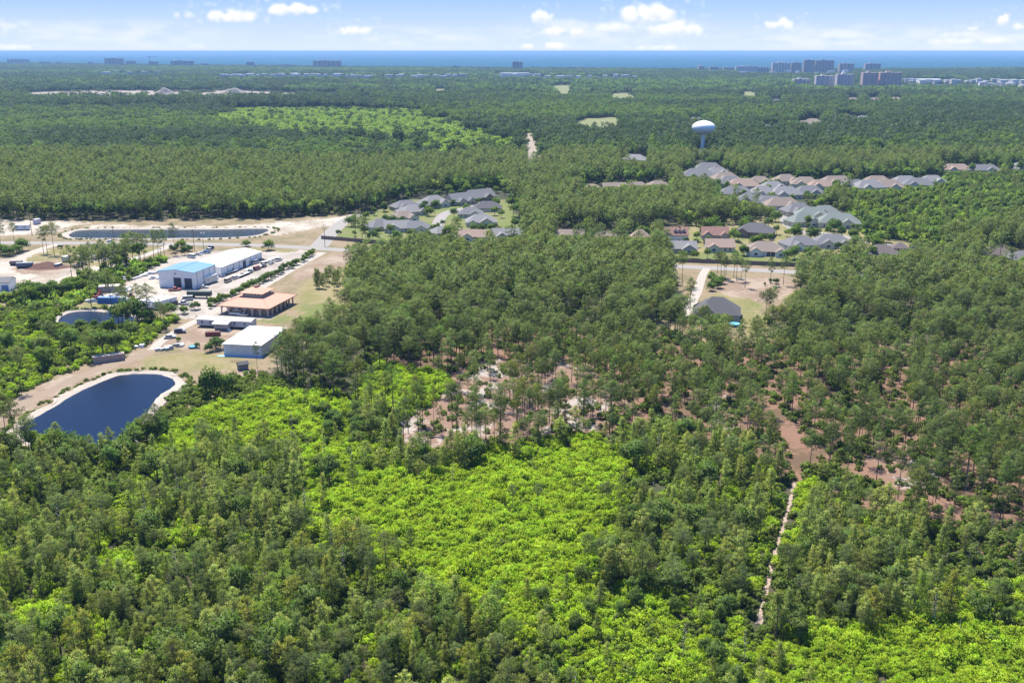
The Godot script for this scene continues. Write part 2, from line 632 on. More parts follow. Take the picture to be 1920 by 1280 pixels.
# ------------------------------------------------------------------ vehicles: nose towards +x
func vehicle(kind: String, label: String, px: float, py: float, deg: float, paint_c: Color, group := "vehicles parked in the yards") -> void:
	var at := G(px, py)
	var t := thing({"car": "parked_car", "suv": "parked_car", "pickup": "pickup_truck", "van": "parked_van"}[kind], label, {"car": "car", "suv": "car", "pickup": "pickup", "van": "van"}[kind], at, deg_to_rad(deg), group)
	var pm := mat("paint_%.2f_%.2f_%.2f" % [paint_c.r, paint_c.g, paint_c.b], lin(paint_c.r, paint_c.g, paint_c.b), 0.3)
	pm.clearcoat_enabled = true
	var glass := mat("car_glass", lin(0.02, 0.025, 0.03), 0.08)
	var body := mb()
	var cabin := mb()
	var L := 4.7
	var W := 1.85
	var low: Array
	var up: Array
	if kind == "car":
		low = [Vector2(2.3, 0.3), Vector2(2.35, 0.62), Vector2(1.2, 0.86), Vector2(-1.6, 0.92), Vector2(-2.3, 0.85), Vector2(-2.35, 0.3)]
		up = [Vector2(1.0, 0.86), Vector2(0.35, 1.4), Vector2(-1.0, 1.42), Vector2(-1.75, 0.9)]
	elif kind == "suv":
		low = [Vector2(2.35, 0.35), Vector2(2.4, 0.85), Vector2(1.3, 1.0), Vector2(-2.3, 1.02), Vector2(-2.35, 0.35)]
		up = [Vector2(1.15, 0.98), Vector2(0.6, 1.72), Vector2(-2.0, 1.74), Vector2(-2.3, 1.0)]
	elif kind == "pickup":
		low = [Vector2(2.8, 0.45), Vector2(2.85, 0.98), Vector2(1.4, 1.1), Vector2(-2.85, 1.1), Vector2(-2.9, 0.45)]
		up = [Vector2(1.35, 1.08), Vector2(0.75, 1.8), Vector2(-0.6, 1.82), Vector2(-0.8, 1.08)]
		W = 1.98
	else:
		low = [Vector2(2.6, 0.4), Vector2(2.7, 1.05), Vector2(2.1, 1.2), Vector2(-2.7, 1.2), Vector2(-2.75, 0.4)]
		up = [Vector2(2.05, 1.18), Vector2(1.4, 2.0), Vector2(-2.6, 2.1), Vector2(-2.72, 1.18)]
		W = 2.0
	var turnb := Transform3D(Basis(Vector3.UP, PI / 2.0), Vector3.ZERO)
	var s1 := mb()
	extrude_x(s1, low, -W * 0.5, W * 0.5)
	add_moved(body, s1, turnb)
	var roofp := mb()
	var cx0 := -W * 0.5 + 0.16
	extrude_x(roofp, up, cx0, -cx0)
	add_moved(cabin, roofp, turnb)
	var bo := part("body", body, pm, t)
	part("cabin_glass", cabin, glass, t)
	var rf := mb()
	var z0: float = up[1].x
	var z1: float = up[2].x
	box(rf, Vector3(z1 - 0.05, up[1].y - 0.02, cx0 - 0.02), Vector3(z0 + 0.05, up[2].y + 0.05, -cx0 + 0.02))
	part("roof_panel", rf, pm, bo)
	if kind == "pickup":
		var bed := mb()
		box(bed, Vector3(-2.75, 1.08, -W * 0.5 + 0.12), Vector3(-0.95, 1.115, W * 0.5 - 0.12))
		part("truck_bed", bed, mat("black_plastic", lin(0.03, 0.03, 0.03), 0.8), t)
	var ax: float = low[0].x * 0.64
	for x in [ax, -ax]:
		for s in [-1.0, 1.0]:
			var wst := mb()
			tube(wst, Vector3(x, 0.36, s * (W * 0.5 - 0.2)), Vector3(x, 0.36, s * (W * 0.5 + 0.02)), 0.36, 0.36, 12, true)
			var wo := part("wheel", wst, mat("tyre", lin(0.02, 0.02, 0.02), 0.9), t)
			var hub := mb()
			tube(hub, Vector3(x, 0.36, s * (W * 0.5 + 0.02)), Vector3(x, 0.36, s * (W * 0.5 + 0.04)), 0.2, 0.18, 8, true)
			part("rim", hub, mat("rim", lin(0.4, 0.4, 0.42), 0.35, 0.0, 0.2, 0.8), wo)
	for s in [-1.0, 1.0]:
		var hl := mb()
		boxc(hl, Vector3(low[1].x - 0.02, low[1].y - 0.1, s * W * 0.36), Vector3(0.1, 0.14, 0.36))
		part("headlight", hl, mat("headlight", lin(0.7, 0.7, 0.72), 0.15), t)

# a box body on wheels or blocks: office trailer, cargo box, flat trailer
func box_trailer(called: String, label: String, cat: String, px: float, py: float, deg: float, L: float, W: float, y0: float, y1: float, c: Color, roofc: Color, wheels: bool, group := "", openings := 2) -> Node3D:
	var t := thing(called, label, cat, G(px, py), deg_to_rad(deg), group)
	var bm := mat("box_%.2f_%.2f_%.2f" % [c.r, c.g, c.b], lin(c.r, c.g, c.b), 0.6, 0.5, 0.3)
	var st := mb()
	box(st, Vector3(-L * 0.5, y0, -W * 0.5), Vector3(L * 0.5, y1, W * 0.5))
	part("body", st, bm, t)
	if y1 - y0 > 1.0:
		var r := mb()
		box(r, Vector3(-L * 0.5 - 0.06, y1 + 0.002, -W * 0.5 - 0.06), Vector3(L * 0.5 + 0.06, y1 + 0.1, W * 0.5 + 0.06))
		part("roof", r, mat("boxroof_%.2f_%.2f" % [roofc.r, roofc.b], lin(roofc.r, roofc.g, roofc.b), 0.6), t)
		var n := int(L / 1.5)
		for s in [-1.0, 1.0]:
			for k in n + 1:
				var x := -L * 0.5 + L * k / n
				var q := mb()
				boxc(q, Vector3(x, (y0 + y1) * 0.5, s * (W * 0.5 + 0.02)), Vector3(0.09, y1 - y0 - 0.1, 0.06))
				part("rib", q, bm, t)
		for k in openings:
			window(t, Vector3(L * (-0.3 + 0.5 * k), (y0 + y1) * 0.5 + 0.2, W * 0.5), Vector3(0, 0, 1), 1.0, 0.9, mat("white_trim", lin(0.75, 0.75, 0.73), 0.6), mat("dark_glass", lin(0.03, 0.045, 0.06), 0.12))
	if wheels:
		for x in [-L * 0.38, -L * 0.38 + 1.15]:
			for s in [-1.0, 1.0]:
				var wst := mb()
				tube(wst, Vector3(x, 0.48, s * (W * 0.5 - 0.35)), Vector3(x, 0.48, s * (W * 0.5 - 0.02)), 0.48, 0.48, 10, true)
				part("wheel", wst, mat("tyre", lin(0.02, 0.02, 0.02), 0.9), t)
		var leg := mb()
		box(leg, Vector3(L * 0.3, 0.0, -0.6), Vector3(L * 0.3 + 0.15, y0 + 0.03, 0.6))
		part("landing_leg", leg, mat("black_plastic", lin(0.03, 0.03, 0.03), 0.8), t)
	else:
		if y0 > 0.2:
			for x in [-L * 0.4, 0.0, L * 0.4]:
				var q := mb()
				box(q, Vector3(x - 0.25, 0, -W * 0.5 + 0.1), Vector3(x + 0.25, y0 + 0.02, W * 0.5 - 0.1))
				part("block", q, mat("dark_block", lin(0.12, 0.12, 0.12), 0.9), t)
	return t

func utility_pole(px: float, yb: float, yt: float, lamp := false) -> void:
	var at := G(px, yb)
	var h := rise(at, yt)
	var t := thing("light_pole" if lamp else "utility_pole", "grey steel pole with twin floodlights beside the white warehouse" if lamp else "slim brown wooden utility pole with crossarm beside the road", "light pole" if lamp else "utility pole", at, 0.1, "" if lamp else "utility poles along the road")
	var st := mb()
	tube(st, Vector3.ZERO, Vector3(0, h, 0), 0.17, 0.12, 7, true)
	part("pole", st, mat("pole_steel", lin(0.3, 0.3, 0.3), 0.5) if lamp else mat("pole_wood", lin(0.12, 0.085, 0.06), 0.9, 1.0), t)
	if lamp:
		for s in [-1.0, 1.0]:
			var f := mb()
			boxc(f, Vector3(s * 0.8, h + 0.1, 0.1), Vector3(0.9, 0.7, 0.3))
			part("floodlight", f, mat("floodlight", lin(0.7, 0.7, 0.7), 0.4), t)
	else:
		var c := mb()
		boxc(c, Vector3(0, h - 0.7, 0.16), Vector3(2.4, 0.13, 0.11))
		part("crossarm", c, mat("pole_wood", lin(0.12, 0.085, 0.06), 0.9, 1.0), t)
		for x in [-1.1, 0.0, 1.1]:
			var i := mb()
			tube(i, Vector3(x, h - 0.66, 0.16), Vector3(x, h - 0.4, 0.16), 0.06, 0.04, 6, true)
			part("insulator", i, mat("insulator", lin(0.4, 0.42, 0.42), 0.3), t)

# ------------------------------------------------------------------ sky
func build_sky() -> ImageTexture:
	var W := 4096
	var H := 2048
	var im := Image.create(W, H, false, Image.FORMAT_RGBA8)
	var stops := [[0.0, Color8(213, 228, 248)], [1.2, Color8(198, 218, 248)], [2.4, Color8(172, 203, 247)], [3.6, Color8(146, 185, 243)], [10.0, Color8(120, 168, 240)], [25.0, Color8(104, 156, 232)], [90.0, Color8(74, 122, 205)]]
	for y in H:
		var el := 90.0 - 180.0 * (y + 0.5) / H
		var c := Color8(150, 165, 180)
		if el >= 0.0:
			for i in stops.size() - 1:
				if el <= stops[i + 1][0]:
					c = stops[i][1].lerp(stops[i + 1][1], (el - stops[i][0]) / (stops[i + 1][0] - stops[i][0]))
					break
		im.fill_rect(Rect2i(0, y, W, 1), c)
	rng.seed = 41
	var nz := FastNoiseLite.new()
	nz.seed = 5
	nz.frequency = 0.11
	nz.fractal_octaves = 4
	# thin veils, then heaps; in view as photographed, the same kinds all round
	var list := [[1130, 56, 420, 60, 0.75, 1], [760, 70, 420, 44, 0.6, 1], [200, 66, 480, 60, 0.6, 1], [1560, 70, 460, 50, 0.75, 1], [1830, 74, 300, 44, 0.75, 1], [20, 50, 80, 34, 0.6, 1],
		[342, 30, 34, 24, 0.5, 0], [424, 32, 92, 36, 0.95, 0], [464, 28, 30, 22, 0.5, 0], [556, 20, 96, 36, 0.98, 0], [663, 59, 62, 30, 0.85, 0], [1018, 34, 44, 36, 0.8, 0],
		[1222, 30, 120, 52, 0.9, 0], [1262, 58, 110, 40, 0.75, 0], [1050, 61, 80, 24, 0.8, 0], [1150, 54, 90, 26, 0.5, 0], [1022, 88, 96, 22, 0.9, 0], [1234, 91, 84, 14, 0.7, 0], [1466, 48, 62, 26, 0.85, 0],
		[1884, 40, 26, 30, 0.85, 0], [1908, 52, 26, 16, 0.8, 0], [1818, 55, 24, 14, 0.7, 0], [1800, 66, 60, 16, 0.5, 0], [20, 90, 70, 14, 0.6, 0], [365, 88, 40, 12, 0.3, 0], [1770, 80, 80, 16, 0.5, 0], [1850, 78, 90, 18, 0.5, 0]]
	var spots := []
	for c in list:
		var dx: float = (c[0] - 960.0) / F
		var dy: float = -(c[1] - 640.0) / F
		var d := Vector3(dx, cp * dy - sp, -sp * dy - cp).normalized()
		var k := 57.3 / 1990.0
		spots.append([rad_to_deg(atan2(d.x, -d.z)), rad_to_deg(asin(d.y)) + 0.05, c[2] * k, c[3] * k, c[4], c[5]])
	for i in 150:
		var az := rng.randf_range(32.0, 328.0)
		var el := 0.8 + 26.0 * pow(rng.randf(), 1.6)
		var s := rng.randf_range(1.5, 4.0) * (0.6 + el * 0.12)
		spots.append([az, el, s, s * 0.36, rng.randf_range(0.4, 0.95), 1 if rng.randf() < 0.3 else 0])
	for c in spots:
		var k := W / 360.0
		var cx: float = c[0] / 360.0 * W
		var cy: float = (0.5 - c[1] / 180.0) * H
		var rw: float = c[2] * k * 0.5
		var rh: float = c[3] * k * 0.5
		var puffs := []
		for p in (9 if c[5] == 0 else 0):
			var u := rng.randf_range(-0.8, 0.8)
			puffs.append(Vector3(u, rng.randf_range(-0.1, 0.45) * (1.0 - absf(u)), rng.randf_range(0.25, 0.5)))
		for y in range(int(cy - rh * 1.5), int(cy + rh * 1.5) + 1):
			if y < 0 or y > H / 2 - 1: continue
			for x in range(int(cx - rw * 1.6), int(cx + rw * 1.6) + 1):
				var u := (x - cx) / rw
				var v := (cy - y) / rh
				var n := nz.get_noise_3d(u * 22.0 + c[0], v * 12.0, c[0] * 7.0)
				var a := 0.0
				if c[5] == 1:
					a = smoothstep(0.0, 1.0, clampf(1.15 - sqrt(u * u + v * v) * 0.9, 0, 1)) * smoothstep(-0.35, 0.5, n + 0.1)
				else:
					for p in puffs:
						var q: float = 1.0 - Vector2((u - p.x), (v - p.y) * 0.62).length() / p.z
						a = maxf(a, q)
					a = smoothstep(0.0, 0.55, a + n * 0.45) * smoothstep(-0.95, -0.3, v + n * 0.3)
				a *= c[4]
				if a > 0.01:
					var xx := posmod(x, W)
					var under := im.get_pixel(xx, y)
					var tone := Color8(226, 232, 246).lerp(Color8(255, 253, 250), smoothstep(-0.5, 0.35, v + n * 0.5))
					if c[5] == 1: tone = Color8(236, 240, 250)
					im.set_pixel(xx, y, under.lerp(tone, minf(a, 1.0)))
	return ImageTexture.create_from_image(im)

# ------------------------------------------------------------------ near ground: one sheet whose colours are soils and grasses
const GX0 := -430.0
const GZ0 := -770.0
const GW := 1720
const GH := 1340
const CELL := 0.5

func fill(types: PackedByteArray, pts: PackedVector2Array, v: int) -> void:
	var lo := 1e9
	var hi := -1e9
	for p in pts:
		lo = minf(lo, p.y); hi = maxf(hi, p.y)
	var n := pts.size()
	for r in range(maxi(0, int((lo - GZ0) / CELL)), mini(GH - 1, int((hi - GZ0) / CELL) + 1) + 1):
		var z := GZ0 + (r + 0.5) * CELL
		var xs := []
		for i in n:
			var a := pts[i]
			var b := pts[(i + 1) % n]
			if (a.y <= z) != (b.y <= z):
				xs.append(a.x + (z - a.y) / (b.y - a.y) * (b.x - a.x))
		xs.sort()
		for k in range(0, xs.size() - 1, 2):
			for c in range(maxi(0, int((xs[k] - GX0) / CELL)), mini(GW - 1, int((xs[k + 1] - GX0) / CELL)) + 1):
				types[r * GW + c] = v

func build_ground() -> void:
	var types := PackedByteArray()
	types.resize(GW * GH)
	types.fill(0)
	# 1 white sand, 2 dry tan grass, 3 pale gravel, 4 pine straw, 5 lawn, 6 brown dirt, 7 half green grass, 8 straw with sand
	for g in soils:
		fill(types, smooth_poly(ground_poly(g[1]), true, 2), g[0])
	var fn := FastNoiseLite.new()
	fn.noise_type = FastNoiseLite.TYPE_SIMPLEX
	fn.seed = 9
	fn.frequency = 0.02
	fn.fractal_octaves = 4
	var coarse := fn.get_image(GW, GH, false, false, false).get_data()
	fn.seed = 77
	fn.frequency = 0.16
	fn.fractal_octaves = 3
	var mid := fn.get_image(GW, GH, false, false, false).get_data()
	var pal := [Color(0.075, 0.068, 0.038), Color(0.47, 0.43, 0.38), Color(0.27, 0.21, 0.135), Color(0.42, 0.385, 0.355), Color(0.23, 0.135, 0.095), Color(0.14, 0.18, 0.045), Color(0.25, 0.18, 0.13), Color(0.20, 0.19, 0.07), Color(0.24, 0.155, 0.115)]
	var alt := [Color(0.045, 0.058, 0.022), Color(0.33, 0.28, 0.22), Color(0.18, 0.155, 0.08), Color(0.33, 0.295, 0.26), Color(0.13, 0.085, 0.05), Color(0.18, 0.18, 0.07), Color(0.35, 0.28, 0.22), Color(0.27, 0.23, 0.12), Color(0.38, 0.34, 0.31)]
	var R := PackedByteArray()
	R.resize(GW * GH * 3)
	# 64 steps from base to alternate, sRGB bytes
	var ramp := []
	for t in pal.size():
		var a := PackedByteArray()
		for k in 256:
			var s := smoothstep(0.30, 0.78, k / 255.0)
			if t == 8: s = smoothstep(0.56, 0.72, k / 255.0)
			if t == 4: s = smoothstep(0.4, 0.7, k / 255.0)
			var c: Color = pal[t].lerp(alt[t], s).linear_to_srgb()
			a.append(int(c.r * 255)); a.append(int(c.g * 255)); a.append(int(c.b * 255))
		ramp.append(a)
	for y in GH:
		for x in GW:
			var i := y * GW + x
			var m := mid[i]
			var c := coarse[i]
			var sx := clampi(x + ((m - 128) >> 4) + ((c - 128) >> 4), 0, GW - 1)
			var sy := clampi(y + ((m - 128) >> 4) - ((c - 128) >> 4), 0, GH - 1)
			var t := types[sy * GW + sx]
			var k := clampi(c + ((m - 128) >> 1), 0, 255) * 3
			var a: PackedByteArray = ramp[t]
			R[i * 3] = a[k]; R[i * 3 + 1] = a[k + 1]; R[i * 3 + 2] = a[k + 2]
	var tex := ImageTexture.create_from_image(Image.create_from_data(GW, GH, false, Image.FORMAT_RGB8, R))
	var gm := mat("soil", Color.WHITE, 0.95)
	gm.albedo_texture = tex
	gm.texture_repeat = false
	gm.detail_enabled = true
	gm.detail_albedo = fine_tex
	gm.detail_blend_mode = BaseMaterial3D.BLEND_MODE_MUL
	gm.detail_uv_layer = BaseMaterial3D.DETAIL_UV_2
	var x1 := GX0 + GW * CELL
	var z1 := GZ0 + GH * CELL
	var st := mb()
	var pts := [Vector3(GX0, 0, GZ0), Vector3(x1, 0, GZ0), Vector3(x1, 0, z1), Vector3(GX0, 0, z1)]
	for k in [0, 1, 2, 0, 2, 3]:
		var p: Vector3 = pts[k]
		st.set_uv(Vector2((p.x - GX0) / (GW * CELL), (p.z - GZ0) / (GH * CELL)))
		st.set_uv2(Vector2(p.x / 9.0, p.z / 9.0))
		st.add_vertex(p)
	setting("ground", st, gm, "sandy ground of dry grass, pine straw and dirt between the woods")
	# land out to the coast
	var coast := []
	for p in [[-500, 116], [0, 119], [160, 122], [320, 124.5], [480, 126], [640, 128], [860, 130], [1100, 131.5], [1300, 133], [1700, 133], [1920, 130], [2500, 126]]:
		coast.append(p)
	var land := ground_poly(coast)
	land.append(Vector2(9000, 100))
	land.append(Vector2(-9000, 100))
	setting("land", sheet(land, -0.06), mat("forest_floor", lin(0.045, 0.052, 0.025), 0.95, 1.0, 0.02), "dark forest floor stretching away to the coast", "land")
	var beach := PackedVector2Array()
	var shore := ground_poly(coast)
	for p in shore: beach.append(p + Vector2(0, -110))
	for i in range(shore.size() - 1, -1, -1): beach.append(shore[i] + Vector2(0, 30))
	setting("beach", sheet(beach, -0.25), mat("beach_sand", lin(0.5, 0.46, 0.38), 0.95), "thin pale sand beach along the coast")
	var sea := PackedVector2Array([Vector2(-120000, -150000), Vector2(120000, -150000), Vector2(120000, -4000), Vector2(-120000, -4000)])
	var sm := mat("sea_water", lin(0.022, 0.075, 0.115), 0.9)
	sm.specular_mode = BaseMaterial3D.SPECULAR_DISABLED
	setting("sea", sheet(sea, -0.7), sm, "flat blue sea out to the horizon")

# the soils, painted later over earlier, in photograph pixels on the ground
var soils := [
	[4, [[700, 640], [1000, 600], [1300, 620], [1500, 640], [1920, 640], [2100, 800], [2100, 1080], [1700, 1010], [1560, 960], [1380, 840], [1150, 800], [850, 850], [730, 840]]],
	[8, [[740, 850], [750, 780], [850, 715], [930, 670], [1060, 670], [1150, 720], [1190, 780], [1120, 805], [990, 822], [860, 845]]],
	[8, [[1640, 650], [1720, 640], [1700, 690], [1660, 690]]],
	[8, [[1640, 840], [1740, 830], [1760, 900], [1700, 930], [1640, 900]]],
	[8, [[1330, 740], [1390, 735], [1380, 830], [1340, 830]]],
	[4, [[1400, 735], [1440, 735], [1540, 850], [1505, 910], [1470, 910], [1480, 850]]],
	[2, [[-200, 411], [300, 412], [520, 409], [690, 398], [650, 425], [607, 446], [780, 462], [905, 472], [1260, 490], [1500, 500], [1700, 512], [1700, 540], [1500, 530], [1260, 520], [905, 500], [780, 492], [740, 498], [655, 520], [650, 560], [640, 585], [560, 600], [540, 640], [505, 690], [455, 720], [390, 745], [330, 790], [280, 700], [100, 760], [-20, 820], [-200, 870], [-200, 420]]],
	[1, [[-200, 413], [60, 412], [180, 414], [120, 428], [90, 440], [-200, 446]]],
	[1, [[180, 419], [400, 421], [520, 416], [600, 411], [690, 400], [640, 420], [560, 432], [500, 445], [505, 428], [300, 427], [140, 430]]],
	[2, [[150, 417], [400, 418], [500, 414], [480, 423], [300, 425]]],
	[2, [[70, 452], [500, 450], [560, 456], [560, 450], [500, 447], [100, 446]]],
	# dirt yard on the west side
	[1, [[-250, 600], [-250, 500], [0, 490], [60, 466], [90, 470], [50, 486], [30, 492], [110, 492], [130, 502], [170, 500], [230, 488], [245, 492], [180, 512], [140, 524], [100, 545], [20, 560]]],
	[6, [[20, 500], [60, 492], [110, 500], [120, 510], [60, 518], [20, 512]]],
	[3, [[125, 480], [180, 475], [240, 480], [238, 488], [190, 490], [150, 489]]],
	[7, [[30, 490], [80, 470], [110, 462], [280, 462], [300, 470], [240, 480], [150, 476], [120, 484], [60, 490]]],
	[7, [[150, 490], [215, 487], [215, 497], [170, 500]]],
	# warehouse lot
	[3, [[175, 585], [130, 575], [190, 556], [250, 520], [300, 490], [330, 478], [400, 470], [470, 466], [560, 470], [590, 474], [545, 500], [470, 540], [420, 575], [350, 600], [340, 598], [330, 580], [260, 577]]],
	[1, [[180, 570], [250, 530], [300, 520], [300, 545], [340, 550], [350, 575], [300, 572], [230, 560]]],
	[7, [[150, 566], [175, 570], [215, 575], [215, 590], [130, 590]]],
	[7, [[425, 470], [480, 466], [560, 470], [530, 474]]],
	# lane and hall plot
	[6, [[640, 470], [720, 480], [775, 492], [700, 495], [590, 515], [545, 530], [560, 500]]],
	[7, [[590, 515], [650, 500], [655, 520], [665, 560], [670, 605], [640, 645], [560, 660], [552, 570], [556, 545]]],
	[5, [[560, 568], [610, 570], [636, 578], [610, 598], [560, 600]]],
	[5, [[478, 593], [555, 590], [545, 605], [478, 605]]],
	[3, [[395, 570], [416, 575], [520, 592], [510, 598], [370, 596]]],
	[6, [[370, 608], [480, 615], [428, 662], [350, 660], [330, 640], [330, 622]]],
	[7, [[290, 660], [430, 668], [480, 690], [440, 700], [320, 690], [240, 690]]],
	[6, [[430, 690], [500, 690], [440, 725], [400, 735], [345, 740], [350, 715]]],
	[1, [[345, 735], [390, 715], [385, 740], [335, 760], [320, 745]]],
	[6, [[-60, 790], [0, 760], [90, 715], [180, 682], [240, 672], [290, 640], [320, 628], [330, 640], [280, 668], [220, 690], [110, 742], [0, 800], [-60, 830]]],
	# housing estates
	[5, [[610, 445], [640, 427], [690, 402], [740, 380], [820, 362], [940, 356], [975, 420], [985, 450], [905, 470], [780, 460]]],
	[7, [[1235, 425], [1420, 405], [1560, 400], [1620, 440], [1760, 470], [1780, 490], [1740, 510], [1500, 498], [1255, 490]]],
	[5, [[1300, 440], [1420, 430], [1420, 450], [1300, 455]]],
	[5, [[1250, 470], [1500, 475], [1600, 480], [1600, 497], [1500, 496], [1255, 488]]],
	[6, [[1690, 468], [1740, 475], [1735, 500], [1700, 505]]],
	# single house plot
	[2, [[1255, 510], [1500, 516], [1495, 560], [1475, 600], [1468, 645], [1300, 650], [1210, 625], [1270, 590], [1262, 540]]],
	[6, [[1340, 520], [1500, 520], [1490, 560], [1400, 570], [1370, 550], [1330, 548]]],
	[7, [[1340, 545], [1400, 560], [1440, 590], [1465, 640], [1400, 640], [1380, 600], [1300, 605], [1220, 610], [1290, 585]]],
	[5, [[1400, 565], [1412, 565], [1410, 590], [1396, 590]]],
]

# ------------------------------------------------------------------ roads, ponds, fences
func road(called: String, label: String, px: Array, w, y: float, m: Material, jitter := 0.0) -> void:
	setting(called, strip(densify(smooth_poly(ground_poly(px), false, 2), 3.0), w, y, jitter), m, label)

func pond(label: String, px: Array, deep: Color, bank_w: float) -> void:
	var pts := smooth_poly(ground_poly(px), true, 2)
	var wm := mat("pond_%.3f" % deep.b, lin(deep.r, deep.g, deep.b), 0.08)
	wm.metallic_specular = 0.36
	wm.normal_enabled = true
	wm.normal_texture = ripple_tex
	wm.normal_scale = 0.35
	wm.uv1_triplanar = true
	wm.uv1_world_triplanar = true
	wm.uv1_scale = Vector3.ONE * 0.2
	setting("pond", sheet(pts, 0.06), wm, label)
	var n := pts.size()
	var area := 0.0
	for i in n: area += pts[i].cross(pts[(i + 1) % n])
	var sgn := 1.0 if area > 0.0 else -1.0
	for i in n:
		var d := (pts[(i + 1) % n] - pts[(i - 1 + n) % n]).normalized()
		for k in 5:
			if rng.randf() < 0.55: fringe.append(pts[i].lerp(pts[(i + 1) % n], rng.randf()) + Vector2(d.y, -d.x) * sgn * bank_w * rng.randf_range(0.8, 1.6))
	var rings := [[-0.8, -0.03], [0.6, 0.30], [bank_w * 0.5, 0.62], [bank_w, 0.02]]
	var st := mb()
	var rows := []
	for r in rings:
		var row := PackedVector3Array()
		for i in n:
			var d := (pts[(i + 1) % n] - pts[(i - 1 + n) % n]).normalized()
			var nr := Vector2(d.y, -d.x) * sgn
			var wob := 1.0 + 0.9 * noise.get_noise_2d(pts[i].x * 4.0, pts[i].y * 4.0)
			var q: Vector2 = pts[i] + nr * (r[0] * (wob if r[0] > 0.0 else 1.0) + rng.randf_range(-0.25, 0.25) * bank_w * 0.4)
			row.append(Vector3(q.x, r[1], q.y))
		rows.append(row)
	for k in 3:
		for i in n:
			var j := (i + 1) % n
			quad(st, rows[k][i], rows[k + 1][i], rows[k + 1][j], rows[k][j])
	setting("pond_bank", st, mat("bank_sand", lin(0.46, 0.41, 0.36), 0.95, 1.0, 0.13), "pale sandy bank round the " + label, "bank")

func fence(called: String, label: String, px: Array, h: float, m: Material, step := 2.4) -> void:
	var line := densify(ground_poly(px), step)
	var o := thing(called, label, "fence", Vector3(line[0].x, 0, line[0].y))
	var org := Vector3(line[0].x, 0, line[0].y)
	var pst := mb()
	boxc(pst, Vector3(0, h * 0.5 + 0.05, 0), Vector3(0.14, h + 0.1, 0.14))
	pst.generate_normals()
	var pm := pst.commit()
	for i in line.size():
		var p := part("post", pm, m, o)
		p.position = Vector3(line[i].x, 0, line[i].y) - org
		if i + 1 < line.size():
			var d := line[i + 1] - line[i]
			var s := mb()
			boxc(s, Vector3(d.length() * 0.5, h * 0.5, 0), Vector3(d.length() - 0.16, h - 0.1, 0.05))
			var q := part("panel", s, m, o)
			q.position = p.position
			q.rotation.y = -atan2(d.y, d.x)

